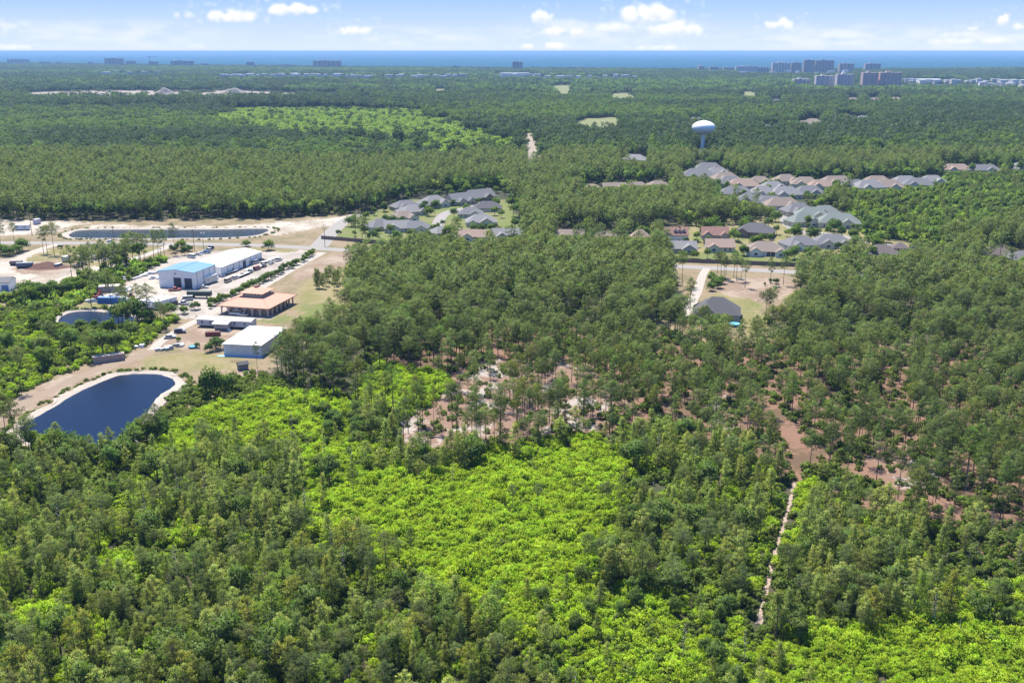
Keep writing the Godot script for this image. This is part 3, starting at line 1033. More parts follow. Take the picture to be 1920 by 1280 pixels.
# ------------------------------------------------------------------ the yards on the west side
func build_yards() -> void:
	var white := mat("white_sheet", lin(0.80, 0.81, 0.83), 0.5, 0.5, 0.08)
	var steel_roof := mat("pale_roof", lin(0.66, 0.66, 0.67), 0.45, 0.5, 0.06)
	var blue := mat("blue_roof", lin(0.13, 0.27, 0.42), 0.45, 0.5, 0.08)
	var dark := mat("dark_opening", lin(0.03, 0.045, 0.07), 0.5)
	var trim := mat("trim_dark", lin(0.10, 0.13, 0.17), 0.6)
	# blue roofed warehouse
	var t := thing("warehouse", "white metal warehouse with a blue gabled roof and two dark bay doors", "warehouse", Vector3(-159.6, 0, -480.8), deg_to_rad(-14))
	var st := mb()
	var rt := Transform3D(Basis(Vector3.UP, PI / 2.0), Vector3.ZERO)
	var tmp := mb()
	prism_walls(tmp, 20, 19.2, 8.0, 0.11, true)
	add_moved(st, tmp, rt)
	part("wall", st, white, t)
	st = mb(); tmp = mb()
	roof_shape(tmp, 20, 19.2, 8.04, 0.11, false, 0.3)
	add_moved(st, tmp, rt)
	var ro := part("roof", st, blue, t)
	st = mb()
	boxc(st, Vector3(0, 9.12, 0), Vector3(0.35, 0.1, 20.6))
	part("ridge_cap", st, blue, ro)
	for x in [0.6, 6.4]:
		st = mb()
		box(st, Vector3(x - 1.9, 0, 9.9), Vector3(x + 1.7, 4.9, 10.08))
		var d := part("bay_door", st, dark, t)
		st = mb()
		box(st, Vector3(x - 2.1, 0, 9.95), Vector3(x - 1.92, 5.1, 10.16)); box(st, Vector3(x + 1.72, 0, 9.95), Vector3(x + 1.9, 5.1, 10.16)); box(st, Vector3(x - 1.9, 4.92, 9.95), Vector3(x + 1.7, 5.1, 10.16))
		part("frame", st, trim, d)
	st = mb()
	boxc(st, Vector3(-0.4, 7.0, 10.05), Vector3(1.1, 1.0, 0.2))
	part("vent", st, mat("vent_grey", lin(0.35, 0.36, 0.38), 0.6), t)
	for z in [-9.0, -4.0, 1.5, 7.4]:
		st = mb()
		boxc(st, Vector3(9.66, 4.0, z), Vector3(0.12, 7.9, 0.14))
		part("downpipe", st, trim, t)
	for z in 26:
		st = mb()
		boxc(st, Vector3(-9.3 + z * 0.74, 3.9, 10.01), Vector3(0.05, 7.6 if absf(-9.3 + z * 0.74) > 8.0 else 0.02, 0.05))
		if absf(-9.3 + z * 0.74) > 8.0: part("rib", st, white, t)
	keep_out.append([-159.6, -480.8, 16.0])
	# long white warehouse
	t = thing("warehouse", "long low white warehouse with pale metal roof behind the blue roofed one", "warehouse", Vector3(-151.8, 0, -519.5), deg_to_rad(-14))
	st = mb(); tmp = mb()
	prism_walls(tmp, 43, 19.5, 4.8, 0.16, true)
	add_moved(st, tmp, rt)
	part("wall", st, white, t)
	for s in [-1.0, 1.0]:
		for k in 14:
			st = mb()
			var z := -21.8 + k * 3.12
			var o := 10.1
			quad(st, Vector3(0, 6.42, z), Vector3(s * o, 4.80, z), Vector3(s * o, 4.80, z + 3.10), Vector3(0, 6.42, z + 3.10))
			quad(st, Vector3(0, 6.36, z), Vector3(s * o, 4.74, z), Vector3(s * o, 4.74, z + 3.10), Vector3(0, 6.36, z + 3.10))
			quad(st, Vector3(s * o, 4.80, z), Vector3(s * o, 4.74, z), Vector3(s * o, 4.74, z + 3.10), Vector3(s * o, 4.80, z + 3.10))
			part("roof_panel", st, steel_roof, t)
	for k in 8:
		st = mb()
		boxc(st, Vector3(9.8, 2.4, 21.3 - k * 6.08), Vector3(0.14, 4.7, 0.16))
		part("downpipe", st, trim, t)
	st = mb()
	box(st, Vector3(9.7, 0, -3.8), Vector3(9.83, 3.4, -0.6))
	part("bay_door", st, dark, t)
	for z in [9.5, -8.5]:
		st = mb()
		box(st, Vector3(9.7, 0, z), Vector3(9.82, 2.2, z + 1.1))
		part("door", st, trim, t)
	keep_out.append([-151.8, -519.5, 26.0])
	keep_out.append([-148, -500, 22.0])
	# arcaded hall with terracotta roof
	build_hall()
	# mobile home
	t = thing("mobile_home", "long pale grey mobile home with a small entrance porch", "mobile home", Vector3(-118.6, 0, -400.6), deg_to_rad(-10))
	var siding := mat("grey_siding", lin(0.56, 0.57, 0.60), 0.7, 0.5, 0.2)
	st = mb()
	box(st, Vector3(-12, 0.75, -2.6), Vector3(12, 3.35, 2.6))
	part("wall", st, siding, t)
	st = mb()
	roof_shape(st, 24, 5.2, 3.42, 0.2, false, 0.3)
	part("roof", st, mat("trailer_roof", lin(0.48, 0.49, 0.5), 0.6, 0.5, 0.2), t)
	for x in [-10.0, -5.0, 0.0, 5.0, 10.0]:
		st = mb()
		box(st, Vector3(x - 0.3, 0, -2.3), Vector3(x + 0.3, 0.77, 2.3))
		part("pier", st, mat("dark_block", lin(0.12, 0.12, 0.12), 0.9), t)
	for x in [-9.6, -6.0, 4.8, 9.2]:
		window(t, Vector3(x, 2.2, 2.6), Vector3(0, 0, 1), 1.0, 1.2, mat("white_trim", lin(0.75, 0.75, 0.73), 0.6), mat("dark_glass", lin(0.03, 0.045, 0.06), 0.12))
	st = mb()
	box(st, Vector3(-2.6, 0.9, 2.62), Vector3(3.2, 2.9, 6.4))
	var po := part("porch_wall", st, mat("wall_greywall", lin(0.5, 0.5, 0.5), 0.85, 1.0, 0.15), t)
	st = mb(); tmp = mb()
	roof_shape(tmp, 6.3, 4.6, 3.02, 0.2, false, 0.35)
	add_moved(st, tmp, Transform3D(Basis(), Vector3(0.3, 0, 4.6)))
	part("porch_roof", st, mat("trailer_roof", lin(0.48, 0.49, 0.5), 0.6), po)
	st = mb()
	box(st, Vector3(-2.4, 0, 2.8), Vector3(3.0, 0.92, 6.2))
	part("porch_base", st, mat("dark_block", lin(0.12, 0.12, 0.12), 0.9), po)
	window(po, Vector3(-0.9, 2.1, 6.4), Vector3(0, 0, 1), 0.9, 0.8, mat("white_trim", lin(0.75, 0.75, 0.73), 0.6), mat("dark_glass", lin(0.03, 0.045, 0.06), 0.12))
	for k in 4:
		st = mb()
		box(st, Vector3(3.22 + k * 0.3, 0, 5.0), Vector3(3.5 + k * 0.3, 0.9 - k * 0.22, 6.2))
		part("step", st, mat("white_trim", lin(0.75, 0.75, 0.73), 0.6), t)
	keep_out.append([-118.6, -400.6, 14.0])
	# white metal shed
	t = thing("metal_shed", "plain white metal building with bright white roof beside the pines", "shed", Vector3(-99.2, 0, -371.0), deg_to_rad(-9))
	st = mb(); tmp = mb()
	prism_walls(tmp, 25, 15, 4.4, 0.02, true)
	add_moved(st, tmp, rt)
	part("wall", st, mat("grey_sheet", lin(0.62, 0.63, 0.66), 0.55, 0.5, 0.1), t)
	for k in 10:
		st = mb()
		var z := -12.9 + k * 2.58
		box(st, Vector3(-7.8, 4.42 + 0.004 * (k % 2), z), Vector3(7.8, 4.62, z + 2.55))
		part("roof_panel", st, mat("bright_roof", lin(0.78, 0.78, 0.78), 0.5, 0.5, 0.05), t)
	for k in 12:
		st = mb()
		boxc(st, Vector3(-7.4 + k * 1.345, 2.1, 12.53), Vector3(0.07, 4.2, 0.07))
		part("rib", st, mat("grey_sheet", lin(0.55, 0.56, 0.60), 0.55), t)
	st = mb()
	boxc(st, Vector3(-2.5, 4.66, -5), Vector3(0.25, 0.06, 6)); boxc(st, Vector3(-1.7, 4.66, -4), Vector3(0.2, 0.06, 6))
	part("roof_strip", st, mat("vent_grey", lin(0.35, 0.36, 0.38), 0.6), t)
	keep_out.append([-99.2, -371.0, 15.0])
	st = mb()
	box(st, Vector3(-9.5, 0.02, 12.6), Vector3(8.5, 0.12, 14.6))
	var tarp := thing("blue_tarp", "light blue plastic sheet spread along the foot of the white shed", "tarp", Vector3(-99.2, 0, -371.0), deg_to_rad(-9))
	part("sheet", st, mat("tarp_blue", lin(0.30, 0.52, 0.66), 0.6, 1.0, 0.3), tarp)
	# western white house with grey roof
	t = thing("workshop", "white workshop with grey gable roof at the edge of the dirt yard", "workshop", G(-4, 542), deg_to_rad(8))
	st = mb()
	prism_walls(st, 14, 9, 4.2, 0.4, true)
	part("wall", st, white, t)
	st = mb()
	roof_shape(st, 14, 9, 4.25, 0.4, false, 0.3)
	part("roof", st, mat("roof_grey", lin(0.19, 0.195, 0.215), 0.9, 1.0, 0.35), t)
	st = mb()
	box(st, Vector3(3.2, 0, 4.45), Vector3(6.2, 2.8, 4.58))
	part("bay_door", st, mat("door_blue", lin(0.08, 0.16, 0.35), 0.6), t)
	# brown long shed by the lane
	box_trailer("storage_shed", "long dusty pink brown storage shed beside the dirt track", "shed", 203, 677, 30, 11.0, 2.6, 0.0, 2.5, Color(0.36, 0.27, 0.25), Color(0.46, 0.38, 0.33), false, "", 0)
	# small grey garden shed near the pines
	t = thing("garden_shed", "small weathered grey shed with pitched roof in the shrubs", "shed", G(455, 692), deg_to_rad(30))
	st = mb()
	prism_walls(st, 3.4, 2.6, 2.2, 0.6, true)
	part("wall", st, mat("shed_grey", lin(0.25, 0.26, 0.27), 0.9, 1.0, 0.4), t)
	st = mb()
	roof_shape(st, 3.4, 2.6, 2.25, 0.6, false, 0.25)
	part("roof", st, mat("roof_dark", lin(0.12, 0.12, 0.135), 0.9, 1.0, 0.35), t)

	# trailers, containers and plant in the lot
	var og := "white office trailers standing in a row"
	for k in 3:
		box_trailer("office_trailer", "white office trailer in the row of three behind the pines", "trailer", 286 + k * 11.5, 573 + k * 1.4, 62, 12.0, 2.3, 0.75, 3.7, Color(0.66, 0.68, 0.72), Color(0.72, 0.73, 0.75), true, og, 2)
	box_trailer("cargo_box", "white cargo box with pale roof against the blue roofed warehouse", "container", 392, 531, 68, 9.0, 3.0, 0.6, 3.9, Color(0.70, 0.68, 0.62), Color(0.8, 0.79, 0.74), true, "", 1)
	box_trailer("shipping_container", "bright blue shipping container at the lot edge by the small pond", "container", 204, 568, -4, 9.5, 2.6, 0.0, 2.7, Color(0.04, 0.14, 0.42), Color(0.10, 0.20, 0.45), false, "", 0)
	box_trailer("shipping_container", "teal green shipping container beside the bright blue one", "container", 222, 567, -8, 6.0, 2.6, 0.0, 2.6, Color(0.08, 0.30, 0.32), Color(0.4, 0.45, 0.45), false, "", 0)
	box_trailer("storage_block", "low grey storage block with flat pale roof by the green fence", "shed", 206, 546, 10, 9.5, 5.0, 0.0, 2.9, Color(0.30, 0.28, 0.28), Color(0.46, 0.42, 0.38), false, "", 1)
	box_trailer("brown_skip", "open rusty brown skip beside the office trailers", "skip", 320, 573, 60, 6.0, 2.4, 0.0, 1.7, Color(0.13, 0.10, 0.08), Color(0.05, 0.045, 0.04), false, "", 0)
	box_trailer("red_skip", "dark red waste skip on the dirt in front of the mobile home", "skip", 399, 629, 5, 5.6, 2.3, 0.0, 1.6, Color(0.22, 0.05, 0.045), Color(0.09, 0.04, 0.035), false, "", 0)
	box_trailer("tank_trailer", "long dark green tank trailer parked by the hedge", "trailer", 374, 558, -3, 11.0, 2.5, 1.0, 3.1, Color(0.05, 0.075, 0.07), Color(0.09, 0.11, 0.11), true, "", 0)
	var fl := [[430, 513, 70, 11.0], [456, 517, 75, 10.0], [470, 508, 70, 9.0], [488, 502, 68, 9.0], [500, 492, 66, 9.0], [512, 487, 64, 8.0], [250, 515, 40, 8.0]]
	for f in fl:
		box_trailer("flat_trailer", "flat white deck trailer parked along the warehouse lot", "trailer", f[0], f[1], f[2], f[3], 2.4, 0.9, 1.15, Color(0.5, 0.5, 0.48), Color(0.5, 0.5, 0.5), true, "flat trailers in the warehouse lot", 0)
	for f in [[265, 517, 35], [281, 513, 50], [289, 512, 20], [240, 524, 30], [228, 548, 15], [237, 545, 60], [170, 566, 20], [192, 561, 70], [178, 556, 10], [215, 556, 40], [248, 562, 25], [262, 568, 50], [256, 520, 80], [292, 522, 15], [404, 522, 60], [418, 517, 70], [442, 505, 66], [258, 650, 30], [330, 648, 10], [310, 655, 50]]:
		scrap(f[0], f[1], f[2])
	for f in [[180, 560], [187, 556], [245, 560]]:
		digger(f[0], f[1])
	vehicle("pickup", "red pickup truck on the pale lot before the blue roofed warehouse", 327, 545, 20, Color(0.30, 0.05, 0.05))
	vehicle("pickup", "white pickup nosing out of the warehouse bay door", 352, 539, 220, Color(0.62, 0.63, 0.66))
	vehicle("car", "silver car parked beside the white cargo box", 381, 540, 15, Color(0.55, 0.55, 0.55))
	vehicle("pickup", "white pickup parked in front of the dark tank trailer", 344, 571, 160, Color(0.6, 0.62, 0.66))
	vehicle("van", "grey and white lorry cab coupled to the dark tank trailer", 350, 563, 200, Color(0.4, 0.42, 0.46))
	vehicle("van", "white van at the head of the row behind the warehouses", 358, 483, 150, Color(0.66, 0.67, 0.7))
	vehicle("car", "pale silver car next to the white van behind the warehouses", 371, 478, 150, Color(0.55, 0.58, 0.62))
	vehicle("pickup", "bright blue pickup in the row behind the warehouses", 385, 475, 195, Color(0.05, 0.22, 0.45))
	vehicle("suv", "white sport utility car beside the bright blue pickup", 390, 470, 150, Color(0.62, 0.64, 0.66))
	vehicle("suv", "dark blue car at the end of the row by the grass", 394, 466, 150, Color(0.05, 0.07, 0.14))
	vehicle("suv", "dark navy car parked on the dirt below the mobile home", 337, 624, 8, Color(0.02, 0.03, 0.09))
	vehicle("car", "grey car with its boot open on the dirt near the lane", 318, 634, 25, Color(0.35, 0.38, 0.40))
	vehicle("van", "white van parked before the arcade of the terracotta hall", 443, 590, 175, Color(0.72, 0.72, 0.72))
	vehicle("car", "white car beside the van before the terracotta hall", 455, 592, 170, Color(0.66, 0.66, 0.66))
	vehicle("van", "white van at the end of the brown mulch heap", 110, 501, 70, Color(0.66, 0.67, 0.7))
	vehicle("pickup", "white pickup on the sand near the mulch heap", 145, 500, 30, Color(0.62, 0.63, 0.66))
	vehicle("car", "dark car half hidden behind the white pickup on the sand", 154, 497, 30, Color(0.05, 0.06, 0.08))
	vehicle("pickup", "dark grey pickup on the pale drive of the west yard", 182, 486, 65, Color(0.09, 0.11, 0.13))
	vehicle("car", "dark red car under the row of small trees", 202, 475, 30, Color(0.16, 0.05, 0.06))
	vehicle("car", "white car under the row of small trees", 216, 475, 20, Color(0.66, 0.66, 0.66))
	vehicle("car", "silver car on the pale drive of the west yard", 220, 485, 35, Color(0.5, 0.52, 0.52))
	vehicle("car", "black car beside the silver one on the pale drive", 233, 485, 35, Color(0.03, 0.035, 0.05))
	vehicle("car", "white car driving along the road past the long pond", 207, 454, 0, Color(0.7, 0.7, 0.7), "")
	var row := ["white", "silver", "dark grey", "red", "pale blue", "black", "white", "tan"]
	var row_c := [Color(0.66, 0.66, 0.66), Color(0.45, 0.46, 0.47), Color(0.08, 0.085, 0.09), Color(0.26, 0.05, 0.05), Color(0.25, 0.34, 0.42), Color(0.02, 0.02, 0.025), Color(0.62, 0.62, 0.6), Color(0.4, 0.34, 0.26)]
	for k in 8:
		vehicle(["pickup", "car", "suv", "van"][k % 4], "%s %s parked along the hedge side of the warehouse lot" % [row[k], ["pickup", "car", "estate car", "van"][k % 4]], 522 - k * 13.5, 489 + k * 5.6, 70 + (k % 3) * 8, row_c[k])
	vehicle("car", "dark grey car parked in the lot near the long warehouse end", 492, 489, 60, Color(0.08, 0.09, 0.1))
	vehicle("van", "white van in the lot near the far end of the long warehouse", 478, 494, 65, Color(0.6, 0.6, 0.62))
	box_trailer("dump_trailer", "dark blue grey dump trailer at the edge of the mulch heap", "trailer", 46, 502, 10, 8.0, 2.5, 0.9, 2.8, Color(0.13, 0.16, 0.22), Color(0.2, 0.22, 0.26), true, "", 0)
	box_trailer("dump_trailer", "rusty dark dump trailer behind the blue grey one", "trailer", 30, 497, 5, 6.0, 2.5, 0.9, 2.3, Color(0.16, 0.12, 0.13), Color(0.15, 0.13, 0.13), true, "", 0)
	box_trailer("white_cabin", "small white cabin trailer on the brown grass of the west yard", "trailer", 124, 490, 80, 4.2, 2.4, 0.4, 3.0, Color(0.66, 0.67, 0.68), Color(0.6, 0.6, 0.62), true, "", 0)
	box_trailer("white_cabin", "lavender white cabin on the sand below the wood edge", "trailer", 69, 420, 80, 4.5, 2.6, 0.3, 3.4, Color(0.5, 0.48, 0.58), Color(0.55, 0.53, 0.62), true, "", 0)
	box_trailer("white_cabin", "white cabin with dark windows by the sandy bend", "trailer", 42, 431, 5, 8.5, 3.2, 0.4, 3.4, Color(0.62, 0.63, 0.66), Color(0.6, 0.6, 0.62), true, "", 2)
	# mulch heap
	rng.seed = 8
	mound("mulch_heap", "heap of dark brown mulch in the west yard", "heap", G(85, 501), 15.0, 7.0, 2.7, mat("mulch", lin(0.14, 0.075, 0.06), 0.95, 1.0, 0.4))
	# round garden pools
	round_pool("round above-ground pool of pale blue water on the dirt yard", G(361, 652), 1.6, 0.8)
	for p in [[59, 439, 404], [119, 482, 459], [214, 462, 423], [302, 491, 464], [364, 469, 429], [609, 462, 420], [770, 480, 458], [842, 482, 461], [1256, 494, 462], [1501, 505, 478], [1751, 517, 488]]:
		utility_pole(p[0], p[1], p[2])
	utility_pole(381, 464, 437, true)
	var wood := mat("fence_wood", lin(0.27, 0.21, 0.175), 0.9, 1.0, 0.4)
	fence("wooden_fence", "long brown board fence between the road and the smaller estate", [[602, 448], [640, 451], [700, 456], [780, 463], [850, 468], [908, 474]], 2.2, wood)
	fence("wooden_fence", "brown board fence behind the lawns of the larger estate", [[1256, 491], [1320, 493], [1400, 496], [1500, 500], [1540, 502]], 2.2, wood)
	fence("green_fence", "dark green screen fence along the back of the warehouse lot", [[128, 573], [180, 549], [232, 523], [270, 505], [302, 488]], 2.2, mat("green_screen", lin(0.035, 0.07, 0.06), 0.8, 1.0, 0.3), 3.0)

func scrap(px: float, py: float, deg: float) -> void:
	var o := thing("junk_pile", "jumble of pale pipes, tanks and crates on the lot", "junk pile", G(px, py), deg_to_rad(deg), "junk piles in the warehouse lot")
	for k in 7:
		var s := mb()
		var c := Vector3(rng.randf_range(-2.6, 2.6), 0, rng.randf_range(-1.8, 1.8))
		var v := rng.randf_range(0.3, 0.75)
		if k % 3 == 0:
			tube(s, c + Vector3(-1.2, 0.5, 0), c + Vector3(1.2, 0.5, 0.5), 0.5, 0.5, 8, true)
			part("tank", s, mat("scrap_%.1f" % v, lin(v, v, v * 1.02), 0.6), o)
		else:
			box(s, c + Vector3(-0.8, 0, -0.6), c + Vector3(0.8, rng.randf_range(0.6, 1.5), 0.7))
			part("crate", s, mat("scrap_%.1f" % v, lin(v, v, v * 1.02), 0.6), o)

func digger(px: float, py: float) -> void:
	var o := thing("digger", "small red and dark digger with raised arm in the lot", "digger", G(px, py), rng.randf() * TAU, "diggers in the warehouse lot")
	var red := mat("digger_red", lin(0.30, 0.07, 0.06), 0.5)
	for s in [-1.0, 1.0]:
		var a := mb()
		box(a, Vector3(-1.5, 0, s * 0.9 - 0.25), Vector3(1.5, 0.7, s * 0.9 + 0.25))
		part("track", a, mat("tyre", lin(0.02, 0.02, 0.02), 0.9), o)
	var b := mb()
	box(b, Vector3(-1.4, 0.72, -0.95), Vector3(0.9, 1.7, 0.95))
	part("body", b, red, o)
	var c := mb()
	box(c, Vector3(-0.2, 1.7, -0.9), Vector3(0.9, 2.8, 0.1))
	part("cab", c, mat("car_glass", lin(0.02, 0.025, 0.03), 0.08), o)
	var d := mb()
	tube(d, Vector3(0.8, 1.4, 0.4), Vector3(2.6, 3.9, 0.4), 0.22, 0.18, 5, true)
	tube(d, Vector3(2.6, 3.9, 0.4), Vector3(4.1, 2.2, 0.4), 0.18, 0.14, 5, true)
	part("arm", d, red, o)
	var e := mb()
	box(e, Vector3(3.8, 1.5, 0.0), Vector3(4.5, 2.25, 0.8))
	part("bucket", e, mat("digger_dark", lin(0.06, 0.06, 0.06), 0.7), o)

func mound(called: String, label: String, cat: String, at: Vector3, rx: float, rz: float, h: float, m: Material) -> void:
	var st := SurfaceTool.new()
	st.begin(Mesh.PRIMITIVE_TRIANGLES)
	var n := 28
	var rows := 8
	var P := []
	for r in rows + 1:
		var row := []
		var q := float(r) / rows
		for i in n:
			var a := TAU * i / n
			var lump := 1.0 + 0.18 * noise.get_noise_2d(cos(a) * 40.0 + at.x, sin(a) * 40.0)
			var y := h * (1.0 - smoothstep(0.0, 1.0, q)) * (1.0 + 0.5 * noise.get_noise_2d(cos(a) * q * 60.0, sin(a) * q * 60.0 + at.z))
			row.append(Vector3(cos(a) * rx * q * lump, y - 0.02, sin(a) * rz * q * lump))
		P.append(row)
	for r in rows:
		for i in n:
			quad(st, P[r][i], P[r][(i + 1) % n], P[r + 1][(i + 1) % n], P[r + 1][i])
	var o := part(numbered(called), st, m, self)
	o.position = at
	o.set_meta("label", label)
	o.set_meta("category", cat)

func round_pool(label: String, at: Vector3, r: float, h: float) -> void:
	var t := thing("garden_pool", label, "pool", at)
	var st := mb()
	for i in 24:
		var a := TAU * i / 24
		var b := TAU * (i + 1) / 24
		var e0 := Vector3(cos(a), 0, sin(a))
		var e1 := Vector3(cos(b), 0, sin(b))
		var up := Vector3(0, h, 0)
		quad(st, e0 * r, e0 * r + up, e1 * r + up, e1 * r)
		quad(st, e0 * r + up, e0 * (r - 0.15) + up, e1 * (r - 0.15) + up, e1 * r + up)
		quad(st, e0 * (r - 0.15) + up, e0 * (r - 0.15), e1 * (r - 0.15), e1 * (r - 0.15) + up)
	part("rim", st, mat("pool_rim", lin(0.08, 0.16, 0.28), 0.5), t)
	var w := mb()
	for i in 24:
		var a := TAU * i / 24
		var b := TAU * (i + 1) / 24
		tri(w, Vector3(0, h - 0.15, 0), Vector3(cos(a), 0, sin(a)) * (r - 0.15) + Vector3(0, h - 0.15, 0), Vector3(cos(b), 0, sin(b)) * (r - 0.15) + Vector3(0, h - 0.15, 0))
	part("water", w, mat("pool_water", lin(0.16, 0.55, 0.68), 0.08), t)

func build_hall() -> void:
	var t := thing("arcaded_hall", "pink arcaded hall under a wide terracotta hip roof with a cupola", "hall", Vector3(-113.2, 0, -431.2), deg_to_rad(-14))
	keep_out.append([-113.2, -431.2, 17.0])
	var pink := mat("hall_plaster", lin(0.60, 0.47, 0.42), 0.9, 0.5, 0.15)
	var terra := mat("terracotta", lin(0.53, 0.30, 0.225), 0.85, 0.5, 0.25)
	var st := mb()
	box(st, Vector3(-9.2, 0, -10.4), Vector3(9.2, 3.7, 10.4))
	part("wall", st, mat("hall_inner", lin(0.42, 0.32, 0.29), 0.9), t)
	# roof: low hip up to the cupola
	st = mb()
	var W := 12.6; var D := 13.6; var y0 := 3.9; var w2 := 4.9; var d2 := 5.1; var y1 := 6.6
	var o := [Vector3(-W, y0, D), Vector3(W, y0, D), Vector3(W, y0, -D), Vector3(-W, y0, -D)]
	var q := [Vector3(-w2, y1, d2), Vector3(w2, y1, d2), Vector3(w2, y1, -d2), Vector3(-w2, y1, -d2)]
	for k in 4:
		var n := (k + 1) % 4
		quad(st, o[k], q[k], q[n], o[n])
		quad(st, o[k] - Vector3(0, 0.3, 0), o[k], o[n], o[n] - Vector3(0, 0.3, 0))
	quad(st, o[0] - Vector3(0, 0.3, 0), o[1] - Vector3(0, 0.3, 0), o[2] - Vector3(0, 0.3, 0), o[3] - Vector3(0, 0.3, 0))
	quad(st, q[0], q[1], q[2], q[3])
	part("roof", st, terra, t)
	for k in 4:
		st = mb()
		tube(st, o[k] + Vector3(0, 0.03, 0), q[k] + Vector3(0, 0.05, 0), 0.16, 0.16, 5)
		part("hip_ridge", st, terra, t)
	st = mb()
	box(st, Vector3(-4.5, y1 - 0.2, -4.7), Vector3(4.5, y1 + 1.5, 4.7))
	var cu := part("cupola", st, pink, t)
	for k in 5:
		window(cu, Vector3(-3.3 + k * 1.65, y1 + 0.85, 4.7), Vector3(0, 0, 1), 1.0, 0.8, pink, mat("dark_glass", lin(0.03, 0.045, 0.06), 0.12))
		window(cu, Vector3(4.5, y1 + 0.85, -3.3 + k * 1.65), Vector3(1, 0, 0), 1.0, 0.8, pink, mat("dark_glass", lin(0.03, 0.045, 0.06), 0.12))
	st = mb()
	var cw := 5.7; var cy := y1 + 1.5; var ct := y1 + 3.3
	var e := [Vector3(-cw, cy, cw), Vector3(cw, cy, cw), Vector3(cw, cy, -cw), Vector3(-cw, cy, -cw)]
	for k in 4:
		var n := (k + 1) % 4
		tri(st, e[k], Vector3(0, ct, 0), e[n])
		quad(st, e[k] - Vector3(0, 0.2, 0), e[k], e[n], e[n] - Vector3(0, 0.2, 0))
	quad(st, e[0] - Vector3(0, 0.2, 0), e[1] - Vector3(0, 0.2, 0), e[2] - Vector3(0, 0.2, 0), e[3] - Vector3(0, 0.2, 0))
	part("cupola_roof", st, terra, cu)
	st = mb()
	boxc(st, Vector3(0, ct, 0), Vector3(1.4, 0.8, 1.4))
	part("finial", st, mat("finial", lin(0.25, 0.11, 0.09), 0.8), cu)
	# arcade: spandrels with round arches on the front and on the east side
	for side in [[0.0, 22.4, 12.0], [PI / 2.0, 24.0, 11.2]]:
		var L: float = side[1]
		var n := 6
		for k in n:
			var cxp := -L * 0.5 + L * (k + 0.5) / n
			var bw := L / n
			var r := bw * 0.38
			var a := mb()
			var spring := 1.7
			var zf := 0.25
			for s in 10:
				var t0 := PI * s / 10.0
				var t1 := PI * (s + 1) / 10.0
				var p0 := Vector2(cxp + cos(t0) * r, spring + sin(t0) * r * 0.95)
				var p1 := Vector2(cxp + cos(t1) * r, spring + sin(t1) * r * 0.95)
				for z in [-zf, zf]:
					quad(a, Vector3(p0.x, p0.y, z), Vector3(p0.x, 3.58, z), Vector3(p1.x, 3.58, z), Vector3(p1.x, p1.y, z))
				quad(a, Vector3(p0.x, p0.y, -zf), Vector3(p0.x, p0.y, zf), Vector3(p1.x, p1.y, zf), Vector3(p1.x, p1.y, -zf))
			box(a, Vector3(cxp - bw * 0.5, 0, -zf), Vector3(cxp - r, 3.58, zf))
			box(a, Vector3(cxp + r, 0, -zf), Vector3(cxp + bw * 0.5, 3.58, zf))
			var turn: float = side[0]
			var bs := Basis(Vector3.UP, turn)
			part("arch", moved(a, Transform3D(bs, bs * Vector3(0, 0, side[2]))), pink, t)

